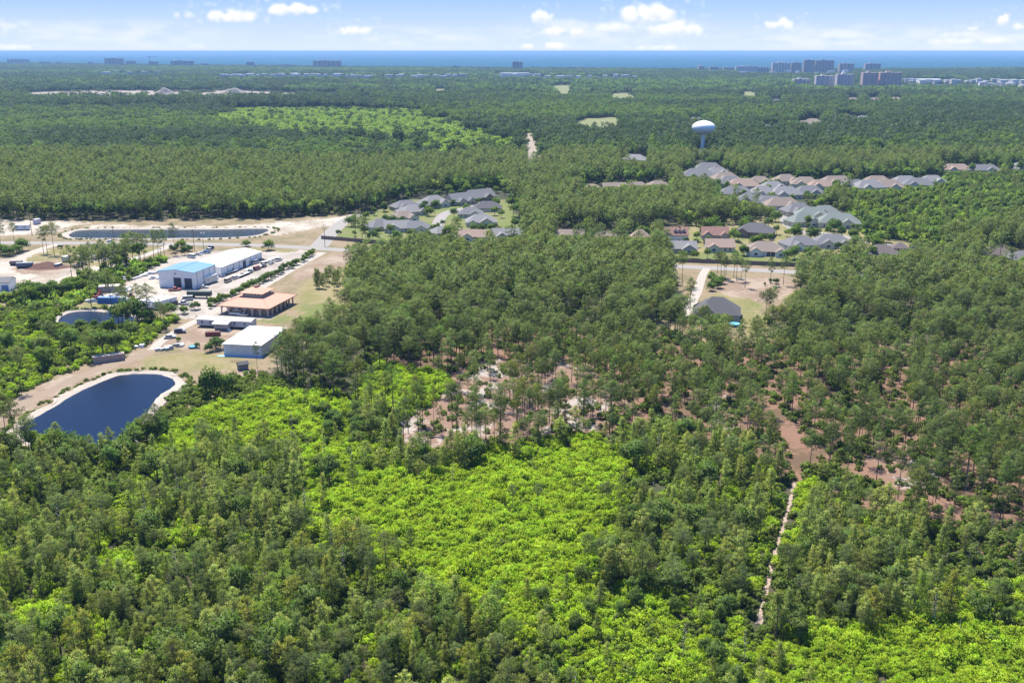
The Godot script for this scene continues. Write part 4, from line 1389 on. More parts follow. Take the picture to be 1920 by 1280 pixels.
# ------------------------------------------------------------------ housing estates
func build_estates() -> void:
	var a := "houses of the small estate behind the board fence"
	var b := "houses of the larger estate beside the woods"
	var c := "houses half hidden behind the tall pines"
	var gb := func(x: float, w: float, p: float, s: float) -> Array: return [x, w, p, s]
	# small estate round the short street
	house("grey hip roofed house by the lawn at the estate corner", a, 712, 421, 17, 13, 35, true, "grey", "cream", {"gables": [[3.5, 7.0, 2.0, 1.0]]})
	house("pale grey roofed house with a front gable beside the board fence shrubs", a, 744, 424, 16, 13, 8, false, "light", "cream", {"gables": [[-2.0, 8.0, 2.5, 1.0]], "garage": false})
	house("long grey roofed house half hidden by shrubs at the board fence", a, 779, 424, 18, 12, -5, true, "grey", "cream", {"gables": [[5.0, 6.0, 1.5, 1.0]]})
	house("beige roofed house with a dark front gable beside the short street", a, 754, 406, 18, 13, 40, true, "tan", "cream", {"gables": [[4.0, 7.5, 2.0, 1.0], [-4.5, 6.0, 1.5, 1.0]]})
	house("tan and grey roofed house among others beside the short street", a, 770, 394, 19, 13, 45, true, "light", "cream", {"gables": [[5.0, 7.0, 2.0, 1.0]]})
	house("grey hip roofed house backing onto the tall wood", a, 760, 385, 20, 13, 30, true, "grey", "stone", {"gables": [[-4.0, 7.0, 2.0, 1.0]]})
	house("large light grey gabled house backing onto the tall wood", a, 812, 379, 22, 15, 42, true, "light", "cream", {"gables": [[4.0, 8.0, 2.0, 1.0]], "pitch": 0.7})
	house("long grey roofed house at the bend under the wood", a, 863, 374, 22, 15, 40, false, "grey", "stone", {"gables": [[-4.5, 7.0, 2.0, 1.0], [4.5, 6.0, 1.5, 1.0]], "pitch": 0.7})
	house("grey gabled house with brown end wall at the sandy corner", a, 898, 367, 22, 15, 38, false, "grey", "brick", {"gables": [[3.0, 7.0, 2.0, 1.0]], "pitch": 0.7})
	house("dark roofed house behind the others on the short street", a, 914, 387, 20, 13, 0, true, "dark", "cream", {})
	house("grey roofed house with pale double gables on the short street", a, 882, 398, 17, 13, 0, true, "grey", "cream", {"gables": [[3.5, 7.5, 2.0, 1.0]]})
	house("tan grey roofed house behind the dark cone tree", a, 902, 413, 20, 14, 6, true, "light", "cream", {"gables": [[3.0, 9.0, 2.0, 1.0], [-6.0, 5.0, 1.0, 1.0]]})
	house("pinkish roofed house with a pale gable end at the board fence", a, 887, 440, 16, 11, -6, false, "pink", "cream", {"gables": [[-2.5, 6.5, 1.5, 1.0]]})
	house("light blue grey roofed house with low gables among the pines", a, 950, 438, 18, 12, 12, false, "light", "greywall", {"gables": [[-4.5, 6.5, 2.0, 1.0], [4.5, 5.0, 1.5, 1.0]]})
	house("grey roofed bungalow in the shrubs at the street mouth", a, 824, 433, 12, 10, 40, true, "light", "cream", {"gables": []})
	# peeking over the middle pines
	house("tan grey roof with a peaked gable showing over the middle pines", c, 1068, 441, 17, 12, -4, false, "tan", "cream", {"gables": [[-4.0, 7.0, 1.5, 1.0]], "eave": 3.6})
	house("tan peaked roof just clearing the crowns of the middle pines", c, 1137, 444, 15, 12, -4, true, "tan", "cream", {"gables": [[0.0, 7.0, 1.5, 1.0]], "eave": 3.8})
	house("pinkish steep roof showing beside the two storey red roofed house", c, 1200, 445, 13, 11, -6, true, "pink", "cream", {"gables": [], "eave": 3.8, "pitch": 0.9})
	house("brownish low roof with tan hips in the wood clearing", c, 1110, 353, 15, 12, -8, true, "pink", "cream", {"eave": 4.0})
	house("grey brown gabled roof in the wood clearing", c, 1151, 351, 19, 13, 8, false, "tan", "stone", {"gables": [[3.0, 7.0, 2.0, 1.0]], "eave": 4.0})
	house("long tan roof among leafy trees in the wood clearing", c, 1194, 349, 20, 12, 10, true, "tan", "cream", {"eave": 4.0})
	house("tan grey hip roof at the end of the wood clearing", c, 1233, 347, 19, 13, 22, true, "tan", "cream", {"eave": 4.0})
	# front rows of the larger estate
	house("two storey white house with red roof and three dormers", b, 1264, 437, 15.5, 10, 0, false, "red", "white", {"eave": 5.2, "pitch": 0.75, "gables": [[-5.0, 5.5, 1.5, 1.0]], "dormers": 3, "chimney": true})
	house("grey roofed house with front gable and glazed porch below the red roofed one", b, 1279, 462, 15.5, 11, -2, false, "light", "greywall", {"gables": [[3.2, 8.0, 2.5, 1.0]]})
	house("brick house with plain red gable roof and two front gables", b, 1340, 437, 16, 11, -2, false, "red", "stone", {"eave": 3.4, "pitch": 0.75, "gables": [[-5.0, 6.0, 2.0, 1.0], [5.0, 5.0, 2.0, 1.0]]})
	house("salmon pink roofed house screened by dark garden trees", b, 1349, 459, 16, 12, -3, false, "pink", "cream", {"gables": [[-4.0, 6.0, 1.5, 1.0]]})
	house("dark grey roofed brown house with long hip and bare garden trees", b, 1417, 431, 22, 15, -22, true, "dark", "brick", {"gables": [[-6.5, 7.0, 2.0, 1.0]], "eave": 3.6})
	house("tan grey roofed white house with a screened porch behind the board fence", b, 1434, 466, 21, 14, -8, true, "tan", "white", {"gables": [[-5.5, 6.5, 2.0, 1.0], [8.0, 5.5, 2.5, 1.0]], "porch": true})
	house("wide grey roofed white house among the front garden trees", b, 1500, 455, 20, 14, 14, true, "grey", "white", {"gables": [[-5.0, 7.0, 2.0, 1.0]]})
	house("long grey hip roofed house at the end of the front row", b, 1560, 452, 22, 14, -8, true, "grey", "cream", {"gables": [[-3.0, 7.0, 2.0, 1.0], [6.0, 6.0, 2.0, 1.0]]})
	house("dark brown hip roofed house with glazed wall near the side road", b, 1654, 472, 18, 14, -4, true, "brown", "white", {"porch": true})
	house("small grey roofed garage beside the dark brown roofed house", b, 1688, 462, 9, 8, -8, true, "brown", "cream", {})
	house("brown roof half buried in leafy trees beyond the side road", b, 1870, 474, 17, 12, -10, true, "brown", "cream", {})
	house("grey roof cut by tree crowns beyond the side road", b, 1914, 482, 14, 12, 0, true, "grey", "cream", {})
	# back rows
	var back := [
		["grey roofed house highest up against the wood", 1329, 315, 23, 14, 0, "grey"], ["wide grey roofed house with a skylit slope below the wood", 1310, 328, 26, 16, -6, "grey"], ["tan roofed house with pale gable among the grey ones", 1360, 333, 20, 13, 8, "tan"],
		["slate grey roofed house beside the tan gabled ones", 1368, 341, 19, 13, 10, "grey"], ["tan roofed house with a long front gable in the back rows", 1394, 346, 23, 14, -6, "pink"], ["low grey roofed house behind the dark pines", 1381, 361, 22, 14, -12, "grey"],
		["grey violet roofed house behind the dark pines", 1410, 373, 19, 13, -12, "grey"], ["grey green roofed house with low gables in the back rows", 1430, 361, 19, 14, 5, "light"], ["grey roofed house with large blue windows on its gable", 1472, 362, 22, 14, 6, "light"],
		["tan hip roofed house beside a round dark tree", 1473, 337, 18, 13, 12, "tan"], ["tan grey hip roofed house in the back rows", 1510, 343, 20, 14, -10, "tan"], ["grey roofed house beyond the tan hips", 1517, 359, 20, 13, -4, "grey"],
		["tan roofed house on the green slope in the back rows", 1467, 382, 22, 13, 2, "tan"], ["slate roofed house beside the white gable", 1496, 393, 18, 13, 12, "grey"], ["pale green grey roofed house with a tall white gable", 1523, 401, 19, 13, -8, "green"],
		["grey green hip roofed house beyond the white gable", 1546, 397, 17, 12, 4, "green"], ["wide pale green grey roofed house by the scrub", 1573, 414, 23, 14, -10, "green"], ["long tan roofed house at the scrub edge", 1568, 340, 24, 13, 8, "tan"],
		["pale grey roofed house at the start of the outer row", 1628, 349, 22, 14, 10, "light"], ["tan hip roofed house in the middle of the outer row", 1665, 348, 22, 14, -8, "tan"], ["light grey roofed house in the outer row", 1697, 340, 20, 13, 4, "light"],
		["grey roofed house at the end of the outer row by the trees", 1722, 344, 21, 13, -12, "grey"], ["rusty tan roof far back beyond the outer row", 1792, 316, 24, 12, 0, "pink"], ["violet grey roof far back beyond the outer row", 1843, 317, 26, 12, -4, "grey"],
		["grey roof sunk in the trees beyond the outer row", 1914, 314, 18, 13, 6, "light"],
		["plain grey roof squeezed between the wood and the tan gable", 1345, 323, 19, 12, 4, "light"], ["small tan roof between the back street and the wood", 1425, 340, 17, 12, -8, "tan"], ["pale grey roof at the turn of the back street", 1449, 350, 18, 12, 10, "light"], ["tan roof joining the long roof at the scrub edge", 1540, 347, 18, 12, -6, "pink"],
		["grey roof between the scrub edge and the outer row", 1601, 347, 19, 13, 6, "grey"], ["tan roof tucked behind the outer row", 1645, 339, 19, 12, -4, "tan"], ["grey roof tucked behind the end of the outer row", 1747, 338, 18, 12, 8, "light"], ["slate roof below the back street", 1445, 378, 18, 12, -10, "grey"], ["green grey roof beside the estate street", 1505, 412, 17, 12, 16, "green"]]
	for h in back:
		house(h[0], b, h[1], h[2], h[3] * 1.18, h[4] * 1.1, h[5], true, h[6], "cream", {"eave": 3.6, "pitch": 0.7, "gables": [[h[3] * (0.2 if int(h[1]) % 2 else -0.2), 7.5, 2.0, 1.0]]})
	# houses sunk in the far woods
	var far := "roofs scattered in the far woods"
	for h in [[1445, 240, "light"], [1510, 232, "tan"], [1525, 228, "tan"], [1455, 190, "light"], [1600, 187, "tan"], [1640, 187, "tan"], [1680, 186, "pink"], [1585, 220, "tan"], [1305, 225, "light"], [1620, 222, "light"], [685, 184, "light"], [1190, 298, "light"]]:
		house("pale roofed house sunk among the far woods", far, h[0], h[1], 26, 16, rng.randf_range(-20, 20), true, h[2], "cream", {"eave": 5.0, "gables": []})
	# the single house with the pool
	house("dark grey hip roofed house with wide front dormer and glazed corner porch", "", 1345, 580, 19, 15, -12, true, "dark", "greywall", {"gables": [[-4.5, 9.5, 2.5, 1.0], [-5.0, 6.0, 2.0, -1.0]], "eave": 3.4, "pitch": 0.75, "porch": true})
	round_pool("round above-ground pool of bright blue water behind the dark roofed house", G(1377, 611), 2.6, 1.2)
	vehicle("suv", "black car on the drive of the dark roofed house", 1280, 597, 10, Color(0.03, 0.03, 0.04), "")
	vehicle("car", "blue car on the drive by the dark brown roofed house", 1712, 467, 10, Color(0.03, 0.10, 0.24), "")
	vehicle("pickup", "dark pickup at the garage of the white house with dormers", 1243, 449, 90, Color(0.03, 0.035, 0.04), "")

# ------------------------------------------------------------------ coast, town, water tower
func build_coast() -> void:
	rng.seed = 77
	var g := "apartment towers along the beach"
	var mauve := Color(0.34, 0.29, 0.31)
	var grey := Color(0.35, 0.34, 0.37)
	var rose := Color(0.44, 0.35, 0.34)
	var rows := [
		["broad low apartment slab on the beach at the far bend", 13, 53, 121, 111, grey, 6], ["small apartment block behind the first beach slab", 73, 91, 122, 115.5, grey, 3], ["tiny apartment block alone among the beach trees", 105, 115, 122, 116, grey, 2], ["small grey block before the long mauve tower", 165, 173, 122.5, 116, grey, 2],
		["long mauve apartment tower above the beach trees", 196, 231, 124, 109, rose, 5], ["shorter tower adjoining the long mauve one", 236, 253, 124, 114, mauve, 3], ["square tower under the building crane", 278, 295, 125, 115, grey, 3], ["wide stepped apartment block beyond the crane", 320, 362, 126, 114, mauve, 7],
		["low pair of flats beyond the stepped block", 375, 389, 126, 119, grey, 3], ["slender pointed flats amid the beach trees", 462, 476, 127, 116, grey, 3], ["pair of small flats beyond the pointed one", 526, 550, 128, 121, grey, 4], ["large reddish slab of flats standing alone by the sea", 587, 639, 129.5, 113.5, Color(0.50, 0.36, 0.36), 6],
		["low green grey block on the shore", 843, 867, 131, 124, Color(0.24, 0.26, 0.25), 4], ["small tan tower on the shore", 880, 891, 132, 124.5, rose, 2], ["wide low grey flats on the shore", 897, 917, 133, 125, grey, 4], ["single dark mauve tower standing high over the shore", 961, 980, 133, 115.5, Color(0.40, 0.31, 0.32), 3],
		["low pointed block past the high mauve tower", 1012, 1026, 133, 126, grey, 3], ["low wooded block on the shore", 1062, 1079, 133, 125.5, grey, 3], ["small tan block beside the low wooded one", 1081, 1091, 133, 126, rose, 2], ["low grey block in the shore trees", 1122, 1133, 133, 127, grey, 2],
		["narrow pink tower at the start of the skyline", 1310, 1320, 136, 123.5, rose, 2], ["grey violet block near the narrow pink tower", 1331, 1347, 136, 125, grey, 3], ["low grey violet block before the terrace", 1357, 1375, 136, 126, grey, 3], ["long white banded terrace of flats", 1380, 1420, 136, 124, Color(0.52, 0.50, 0.54), 8],
		["lower end block of the white banded terrace", 1420, 1442, 136, 126, grey, 4], ["tall flats with pale vertical ribs", 1448, 1482, 136, 117.5, Color(0.54, 0.49, 0.51), 6], ["twin of the tall ribbed flats", 1484, 1502, 136, 117.5, mauve, 3], ["dark tall slab beside the tallest tower", 1507, 1527, 136, 112.5, mauve, 4],
		["tallest and widest slab on the skyline", 1529, 1563, 136, 113, mauve, 6], ["stepped pink tower beyond the tallest slab", 1574, 1601, 136, 119, rose, 4], ["pink crowned tower at the end of the skyline", 1622, 1651, 136, 119, rose, 4]]
	for r in rows:
		tower_block(r[0], g, r[1], r[2], r[3] + 1.0, r[4], 26.0, r[5], r[6])
	var g2 := "brick coloured flats behind the forest edge"
	for r in [["pale low flats at the start of the inland row", 1488, 1520, 161, 148, Color(0.50, 0.47, 0.50), 4], ["pale flats with pink stair towers in the inland row", 1530, 1564, 162, 142, Color(0.54, 0.48, 0.48), 4], ["wide pale flats in the middle of the inland row", 1569, 1601, 163, 139, Color(0.54, 0.49, 0.49), 5],
			["reddish tall flats in the inland row", 1617, 1646, 164, 136, Color(0.55, 0.39, 0.37), 4], ["reddish tall flats with pale ribs ending the inland row", 1649, 1690, 164, 135.5, Color(0.58, 0.41, 0.39), 6]]:
		tower_block(r[0], g2, r[1], r[2], r[3], r[4], 22.0, r[5], r[6])
	# building crane
	var cb := G(282, 125.5)
	var h := rise(cb, 104.5)
	var t := thing("tower_crane", "thin tower crane over the square tower by the beach", "crane", cb)
	var st := mb()
	box(st, Vector3(-1.2, 0, -1.2), Vector3(1.2, h, 1.2))
	var cm := mat("crane_steel", lin(0.2, 0.2, 0.22), 0.6)
	part("mast", st, cm, t)
	st = mb()
	box(st, Vector3(-22, h - 9, -0.9), Vector3(58, h - 6.5, 0.9))
	part("jib", st, cm, t)
	# pale low buildings of the town
	var tg := "pale commercial buildings of the far town"
	var strips := [[405, 640, 144.5, 18, "beyond the sand pit"], [640, 700, 147, 5, "just past the pit"], [720, 870, 146, 11, "behind the small pale field"], [930, 1010, 143.5, 6, "below the single mauve tower"], [1010, 1200, 147, 9, "behind the golf green"], [1690, 1720, 154, 2, "at the end of the brick coloured flats"], [1722, 1765, 157, 3, "by the wide bright store"], [1765, 1920, 156, 12, "in the streets past the brick coloured flats"], [1830, 1920, 164, 8, "on the near edge of the town"], [180, 300, 139, 5, "under the long mauve tower"], [1380, 1600, 138.5, 8, "at the foot of the skyline towers"]]
	for s in strips:
		for k in int(s[3]):
			var x: float = lerpf(s[0], s[1], (k + rng.randf_range(0.1, 0.7)) / s[3])
			var wpx := rng.randf_range(5, 15)
			var v := rng.randf_range(0.42, 0.82)
			low_block("%s flat roofed %s %s" % ["white" if v > 0.62 else ("pale" if v > 0.5 else "greyish"), "long block" if wpx > 10 else "small block", s[4]], tg, x, x + wpx, s[2] + rng.randf_range(-1.5, 2.0), rng.randf_range(11, 16), 30.0, Color(v * 0.9, v * 0.85, v * 0.83), Color(v, v, v))
	low_block("long white roofed store standing in the town below the single mauve tower", tg, 940, 992, 144.5, 17.0, 40.0, Color(0.7, 0.68, 0.66), Color(0.8, 0.8, 0.8))
	low_block("wide bright roofed store near the brick coloured flats", tg, 1724, 1764, 157.5, 16.0, 40.0, Color(0.7, 0.68, 0.66), Color(0.8, 0.8, 0.8))
	# water tower
	var wb := G(1317, 288)
	t = thing("water_tower", "white spheroid water tower on a single slim pedestal above the woods", "water tower", wb)
	var wh := mat("tower_white", lin(0.74, 0.76, 0.78), 0.45)
	var top := rise(wb, 226)
	var ss := SurfaceTool.new()
	ss.begin(Mesh.PRIMITIVE_TRIANGLES)
	var prof := []
	var R := 12.8
	var Hh := 7.4
	for i in 21:
		var a := -PI * 0.5 + PI * i / 20.0
		var y := sin(a)
		prof.append(Vector2(cos(a) * R * (1.0 if y > 0.0 else 1.0 - 0.06 * y * y), top - Hh + y * (Hh if y > 0 else Hh * 1.05)))
	lathe(ss, prof, 40)
	part("tank", ss, wh, t)
	ss = SurfaceTool.new()
	ss.begin(Mesh.PRIMITIVE_TRIANGLES)
	var neck := top - Hh * 2.0
	lathe(ss, [Vector2(5.0, 0), Vector2(2.9, 4), Vector2(2.2, 8), Vector2(2.1, neck - 1.0), Vector2(2.7, neck + 0.6), Vector2(3.8, neck + 1.3)], 24)
	part("pedestal", ss, wh, t)
	st = mb()
	tube(st, Vector3(0, top - 0.1, 0), Vector3(0, top + 0.8, 0), 0.8, 0.8, 10, true)
	part("hatch", st, wh, t)
	st = mb()
	for i in 40:
		var a := TAU * i / 40
		var b := TAU * (i + 1) / 40
		var y := top - Hh
		quad(st, Vector3(cos(a) * R, y - 0.25, sin(a) * R) * 1.0, Vector3(cos(a) * (R + 0.18), y, sin(a) * (R + 0.18)), Vector3(cos(b) * (R + 0.18), y, sin(b) * (R + 0.18)), Vector3(cos(b) * R, y - 0.25, sin(b) * R))
	part("weld_band", st, wh, t)
	# fields cut into the far forest
	var turf := mat("far_turf", lin(0.20, 0.22, 0.09), 0.95, 1.0, 0.02)
	var sandm := mat("far_sand", lin(0.33, 0.29, 0.25), 0.95, 1.0, 0.03)
	for f in clearings:
		setting("field", sheet(ground_poly(f[1]), 0.4), sandm if f[0] == 1 else turf, f[2])
	rng.seed = 3
	mound("sand_heap", "pointed heap of grey sand in the far pit", "heap", G(308, 177), 34.0, 20.0, 17.0, mat("heap_sand", lin(0.33, 0.30, 0.28), 0.95, 1.0, 0.05))
	mound("sand_heap", "broad flat topped heap of pale sand in the far pit", "heap", G(440, 179), 62.0, 26.0, 18.0, mat("heap_sand", lin(0.33, 0.30, 0.28), 0.95, 1.0, 0.05))

func lathe(ss: SurfaceTool, prof: Array, n: int) -> void:
	for i in prof.size() - 1:
		var p: Vector2 = prof[i]
		var q: Vector2 = prof[i + 1]
		for k in n:
			var a := TAU * k / n
			var b := TAU * (k + 1) / n
			quad(ss, Vector3(cos(a) * p.x, p.y, sin(a) * p.x), Vector3(cos(a) * q.x, q.y, sin(a) * q.x), Vector3(cos(b) * q.x, q.y, sin(b) * q.x), Vector3(cos(b) * p.x, p.y, sin(b) * p.x))

# [1 sand or 2 turf, outline, label]; each also stays free of trees
var clearings := [
	[1, [[40, 174], [160, 170], [300, 170], [420, 169], [520, 173], [640, 177], [640, 188], [500, 190], [380, 192], [240, 192], [60, 190]], "long sand pit cut into the far forest"],
	[2, [[808, 167], [842, 167], [842, 182], [806, 182]], "small pale field far off in the forest"],
	[2, [[1030, 164], [1045, 160], [1076, 160], [1078, 186], [1040, 186]], "pale golf green with dark clump in the forest"],
	[2, [[1140, 176], [1190, 174], [1196, 195], [1146, 195]], "pale fairway strip beyond the wood"],
	[2, [[1072, 232], [1100, 222], [1160, 220], [1166, 258], [1120, 264], [1080, 256]], "pale curved fairway with sand edge in the wood"],
	[2, [[1385, 172], [1420, 172], [1425, 192], [1385, 192]], "yellow green clearing in the far woods"],
	[1, [[978, 250], [998, 250], [1024, 312], [990, 322]], "strip of white sand track in the wood"],
]

# ------------------------------------------------------------------ where plants grow
func build_zones() -> void:
	zone.resize(ROW_W * ROW_H)
	for y in ROW_H:
		for x in ROW_W:
			zone[y * ROW_W + x] = 6 if y < 100 else (5 if y < 206 else 1)
	# lighter scrubby wood on the west flats, bright field, light scrub on the east
	paint([[0, 205], [380, 205], [420, 235], [700, 280], [880, 305], [700, 320], [300, 300], [0, 300]], 8)
	paint([[360, 212], [470, 204], [640, 202], [780, 206], [850, 222], [930, 244], [975, 268], [985, 290], [900, 300], [760, 284], [600, 264], [470, 246], [390, 232]], 7)
	paint([[1600, 345], [1700, 355], [1780, 330], [1920, 330], [1920, 440], [1800, 462], [1700, 460], [1620, 440], [1590, 400]], 8)
	paint([[-10, 560], [60, 560], [160, 545], [230, 520], [290, 492], [300, 500], [230, 535], [180, 560], [130, 580], [120, 620], [220, 620], [290, 600], [330, 600], [270, 650], [180, 680], [90, 712], [0, 755], [-10, 760]], 8)
	paint([[-10, 590], [70, 600], [110, 615], [290, 610], [260, 650], [180, 672], [90, 705], [0, 750], [-10, 760]], 8)
	# open pine woods and clearing
	paint([[700, 850], [740, 780], [800, 720], [940, 645], [1050, 620], [1200, 630], [1300, 650], [1480, 660], [1640, 650], [1930, 660], [1930, 1000], [1800, 985], [1660, 960], [1560, 905], [1480, 880], [1380, 840], [1200, 800], [1100, 810], [980, 830], [860, 850]], 4)
	paint([[745, 845], [760, 785], [850, 720], [920, 680], [1040, 675], [1140, 725], [1185, 775], [1110, 800], [990, 818], [860, 842]], 11)
	paint([[1405, 740], [1435, 740], [1530, 850], [1500, 900], [1475, 890], [1480, 850]], 0)
	# young pines in front
	paint([[-10, 870], [80, 850], [300, 850], [480, 830], [620, 800], [720, 780], [745, 850], [860, 855], [1000, 832], [1190, 805], [1380, 850], [1480, 890], [1560, 915], [1660, 970], [1800, 1000], [1930, 1010], [1930, 1290], [-10, 1290]], 2)
	# thickets
	paint([[560, 935], [640, 895], [730, 890], [800, 905], [880, 890], [960, 852], [1060, 828], [1150, 838], [1185, 862], [1180, 910], [1135, 960], [1150, 1010], [1110, 1070], [1080, 1140], [1030, 1200], [960, 1200], [880, 1150], [810, 1105], [755, 1065], [690, 1030], [600, 1000]], 3)
	paint([[270, 845], [330, 800], [400, 765], [500, 738], [620, 745], [690, 780], [640, 815], [570, 850], [480, 840], [380, 850], [330, 862]], 3)
	paint([[688, 712], [740, 688], [820, 705], [832, 738], [780, 772], [720, 785], [688, 760]], 3)
	paint([[1010, 1110], [1250, 1110], [1330, 1130], [1440, 1190], [1560, 1190], [1560, 1290], [1080, 1290], [1000, 1200]], 10)
	paint([[1430, 1215], [1560, 1188], [1700, 1178], [1850, 1168], [1930, 1200], [1930, 1290], [1500, 1290]], 3)
	paint([[540, 790], [620, 770], [700, 800], [720, 850], [640, 890], [560, 900], [520, 850]], 10)
	for b in [[205, 1062, 42, 26], [15, 1045, 26, 22], [1515, 935, 26, 22], [340, 1010, 34, 18], [70, 1150, 50, 28], [880, 1145, 40, 20], [1410, 700, 0, 0], [150, 1190, 46, 22]]:
		var ring := []
		for k in 10: ring.append([b[0] + cos(TAU * k / 10) * b[2], b[1] + sin(TAU * k / 10) * b[3]])
		paint(ring, 3)
	# bare ground
	paint([[-10, 411], [300, 412], [520, 409], [690, 398], [700, 404], [650, 425], [607, 447], [780, 462], [905, 472], [1000, 478], [1000, 490], [905, 490], [790, 484], [770, 492], [655, 520], [656, 555], [656, 592], [640, 618], [580, 645], [546, 668], [510, 712], [455, 725], [390, 745], [330, 795], [285, 830], [230, 850], [100, 850], [30, 830], [-10, 815], [-10, 765], [90, 712], [180, 680], [270, 650], [330, 600], [270, 600], [250, 577], [170, 576], [190, 552], [250, 522], [300, 492], [260, 488], [200, 502], [140, 522], [100, 545], [60, 560], [-10, 560]], 0)
	paint([[95, 605], [120, 586], [150, 580], [220, 584], [280, 598], [235, 612], [150, 618], [105, 618]], 0)
	paint([[1255, 488], [1500, 496], [1560, 502], [1560, 516], [1500, 520], [1495, 560], [1475, 600], [1468, 645], [1372, 650], [1358, 628], [1300, 628], [1215, 612], [1265, 592], [1262, 540]], 0)
	paint([[-10, 560], [60, 552], [160, 530], [230, 508], [290, 488], [306, 492], [230, 530], [180, 556], [130, 582], [60, 590], [-10, 590]], 13)
	paint([[335, 745], [400, 715], [470, 700], [520, 705], [560, 735], [500, 742], [400, 768], [330, 805], [300, 832], [288, 800]], 13)
	# estates
	paint([[610, 446], [650, 424], [690, 400], [740, 378], [820, 362], [945, 356], [965, 385], [980, 425], [990, 452], [905, 471], [780, 461]], 9)
	paint([[1040, 436], [1235, 436], [1235, 456], [1040, 456]], 9)
	paint([[1235, 430], [1300, 428], [1380, 420], [1440, 420], [1450, 400], [1540, 410], [1620, 440], [1740, 458], [1800, 478], [1770, 506], [1500, 500], [1255, 490]], 9)
	paint([[1340, 330], [1400, 340], [1460, 345], [1540, 352], [1540, 372], [1500, 395], [1450, 395], [1390, 375], [1350, 350]], 9)
	for f in clearings:
		paint(f[1], 14 if f[0] == 1 and f[1].size() > 6 else 0)
	# streets and car parks of the far town keep the trees off
	for f in [[400, 645, 143, 152], [640, 705, 145, 154], [715, 880, 144, 153], [925, 1015, 141, 151], [1010, 1205, 145, 153], [1685, 1925, 151, 172], [175, 305, 138, 145], [1380, 1605, 136, 144], [1485, 1692, 158, 170]]:
		paint([[f[0], f[2]], [f[1], f[2]], [f[1], f[3]], [f[0], f[3]]], 12)
	paint([[90, 612], [215, 612], [235, 622], [200, 650], [90, 650]], 13)

func on_trail(p: Vector3, room := 1.35) -> bool:
	for i in trail.size() - 1:
		if Geometry2D.get_closest_point_to_segment(Vector2(p.x, p.z), trail[i], trail[i + 1]).distance_to(Vector2(p.x, p.z)) < room: return true
	return false

func headroom(u: Vector2) -> float:
	var most := 99.0
	for w in sights:
		if u.x > w[0] - 3.0 and u.x < w[1] + 3.0 and u.y > w[2] - 6.0 and u.y < w[2] + 75.0:
			most = minf(most, maxf(0.0, (u.y - w[2]) / ((u.y - HZ) / 110.0)))
	return most

func blocked(p: Vector3, r := 0.0) -> bool:
	for k in keep_out:
		if absf(p.x - k[0]) < k[2] + r and absf(p.z - k[1]) < k[2] + r: return true
	return false

const SOFT := [1, 2, 3, 4, 8, 10, 11]   # growths that run into one another
var trail := PackedVector2Array()
var ripple_tex: NoiseTexture2D
var HB := []
var fringe := PackedVector2Array()

func grid(d0: float, d1: float, s: float, cb: Callable) -> void:
	var zn := int(d1 / s) + 1
	for iz in range(int(90.0 / s), zn):
		var z := -iz * s
		if -z > d1: continue
		var half := -z * 0.53 + 30.0
		var xn := int(half / s) + 1
		for ix in range(-xn, xn + 1):
			var p := Vector3(ix * s + (s * 0.5 if iz % 2 else 0.0) + rng.randf_range(-0.46, 0.46) * s, 0, z + rng.randf_range(-0.46, 0.46) * s)
			if -p.z < d0 or -p.z >= d1: continue
			var u := PX(p)
			if u.y > 1420.0: continue
			var here := zone_at(u)
			if here in SOFT:
				var q := p + Vector3(noise.get_noise_2d(p.x * 5.0, p.z * 5.0), 0, noise.get_noise_2d(p.x * 5.0 + 99.0, p.z * 5.0)) * minf(11.0, -p.z * 0.032)
				var there := zone_at(PX(q))
				if there in SOFT: here = there
			elif -p.z > 1050.0 and (here == 5 or here == 7):
				var q := p + Vector3(noise.get_noise_2d(p.x * 0.35, p.z * 0.35), 0, noise.get_noise_2d(p.x * 0.35 + 99.0, p.z * 0.35) * 1.6) * 110.0
				var there := zone_at(PX(q))
				if there == 5 or there == 7 or there == 8: here = there
			cb.call(p, u, here)

func single_tree(called: String, label: String, cat: String, group: String, kind: Dictionary, at: Vector3, s: Vector3, turn: float, cm: Material, tm: Material) -> void:
	var t := thing(called, label, cat, at, turn, group)
	t.scale = s
	part("trunk", kind.trunk, tm, t)
	part("crown", kind.crown, cm, t)

func spot_of(p: Vector3, u: Vector2) -> String:
	for i in trail.size():
		if trail[i].distance_to(Vector2(p.x, p.z)) < 7.0: return "beside the sandy trail"
	for k in 8:
		var q := p + Vector3(cos(k * TAU / 8.0), 0, sin(k * TAU / 8.0)) * 7.0
		if zone_at(PX(q)) == 3: return "at the edge of the lime thicket"
	for k in 8:
		var q := p + Vector3(cos(k * TAU / 8.0), 0, sin(k * TAU / 8.0)) * 7.0
		if zone_at(PX(q)) == 10: return "among the mid green saplings"
	if noise.get_noise_2d(p.x * 0.9, p.z * 0.9) < -0.15: return "where the woods thin out"
	return "deep in the dense pines"

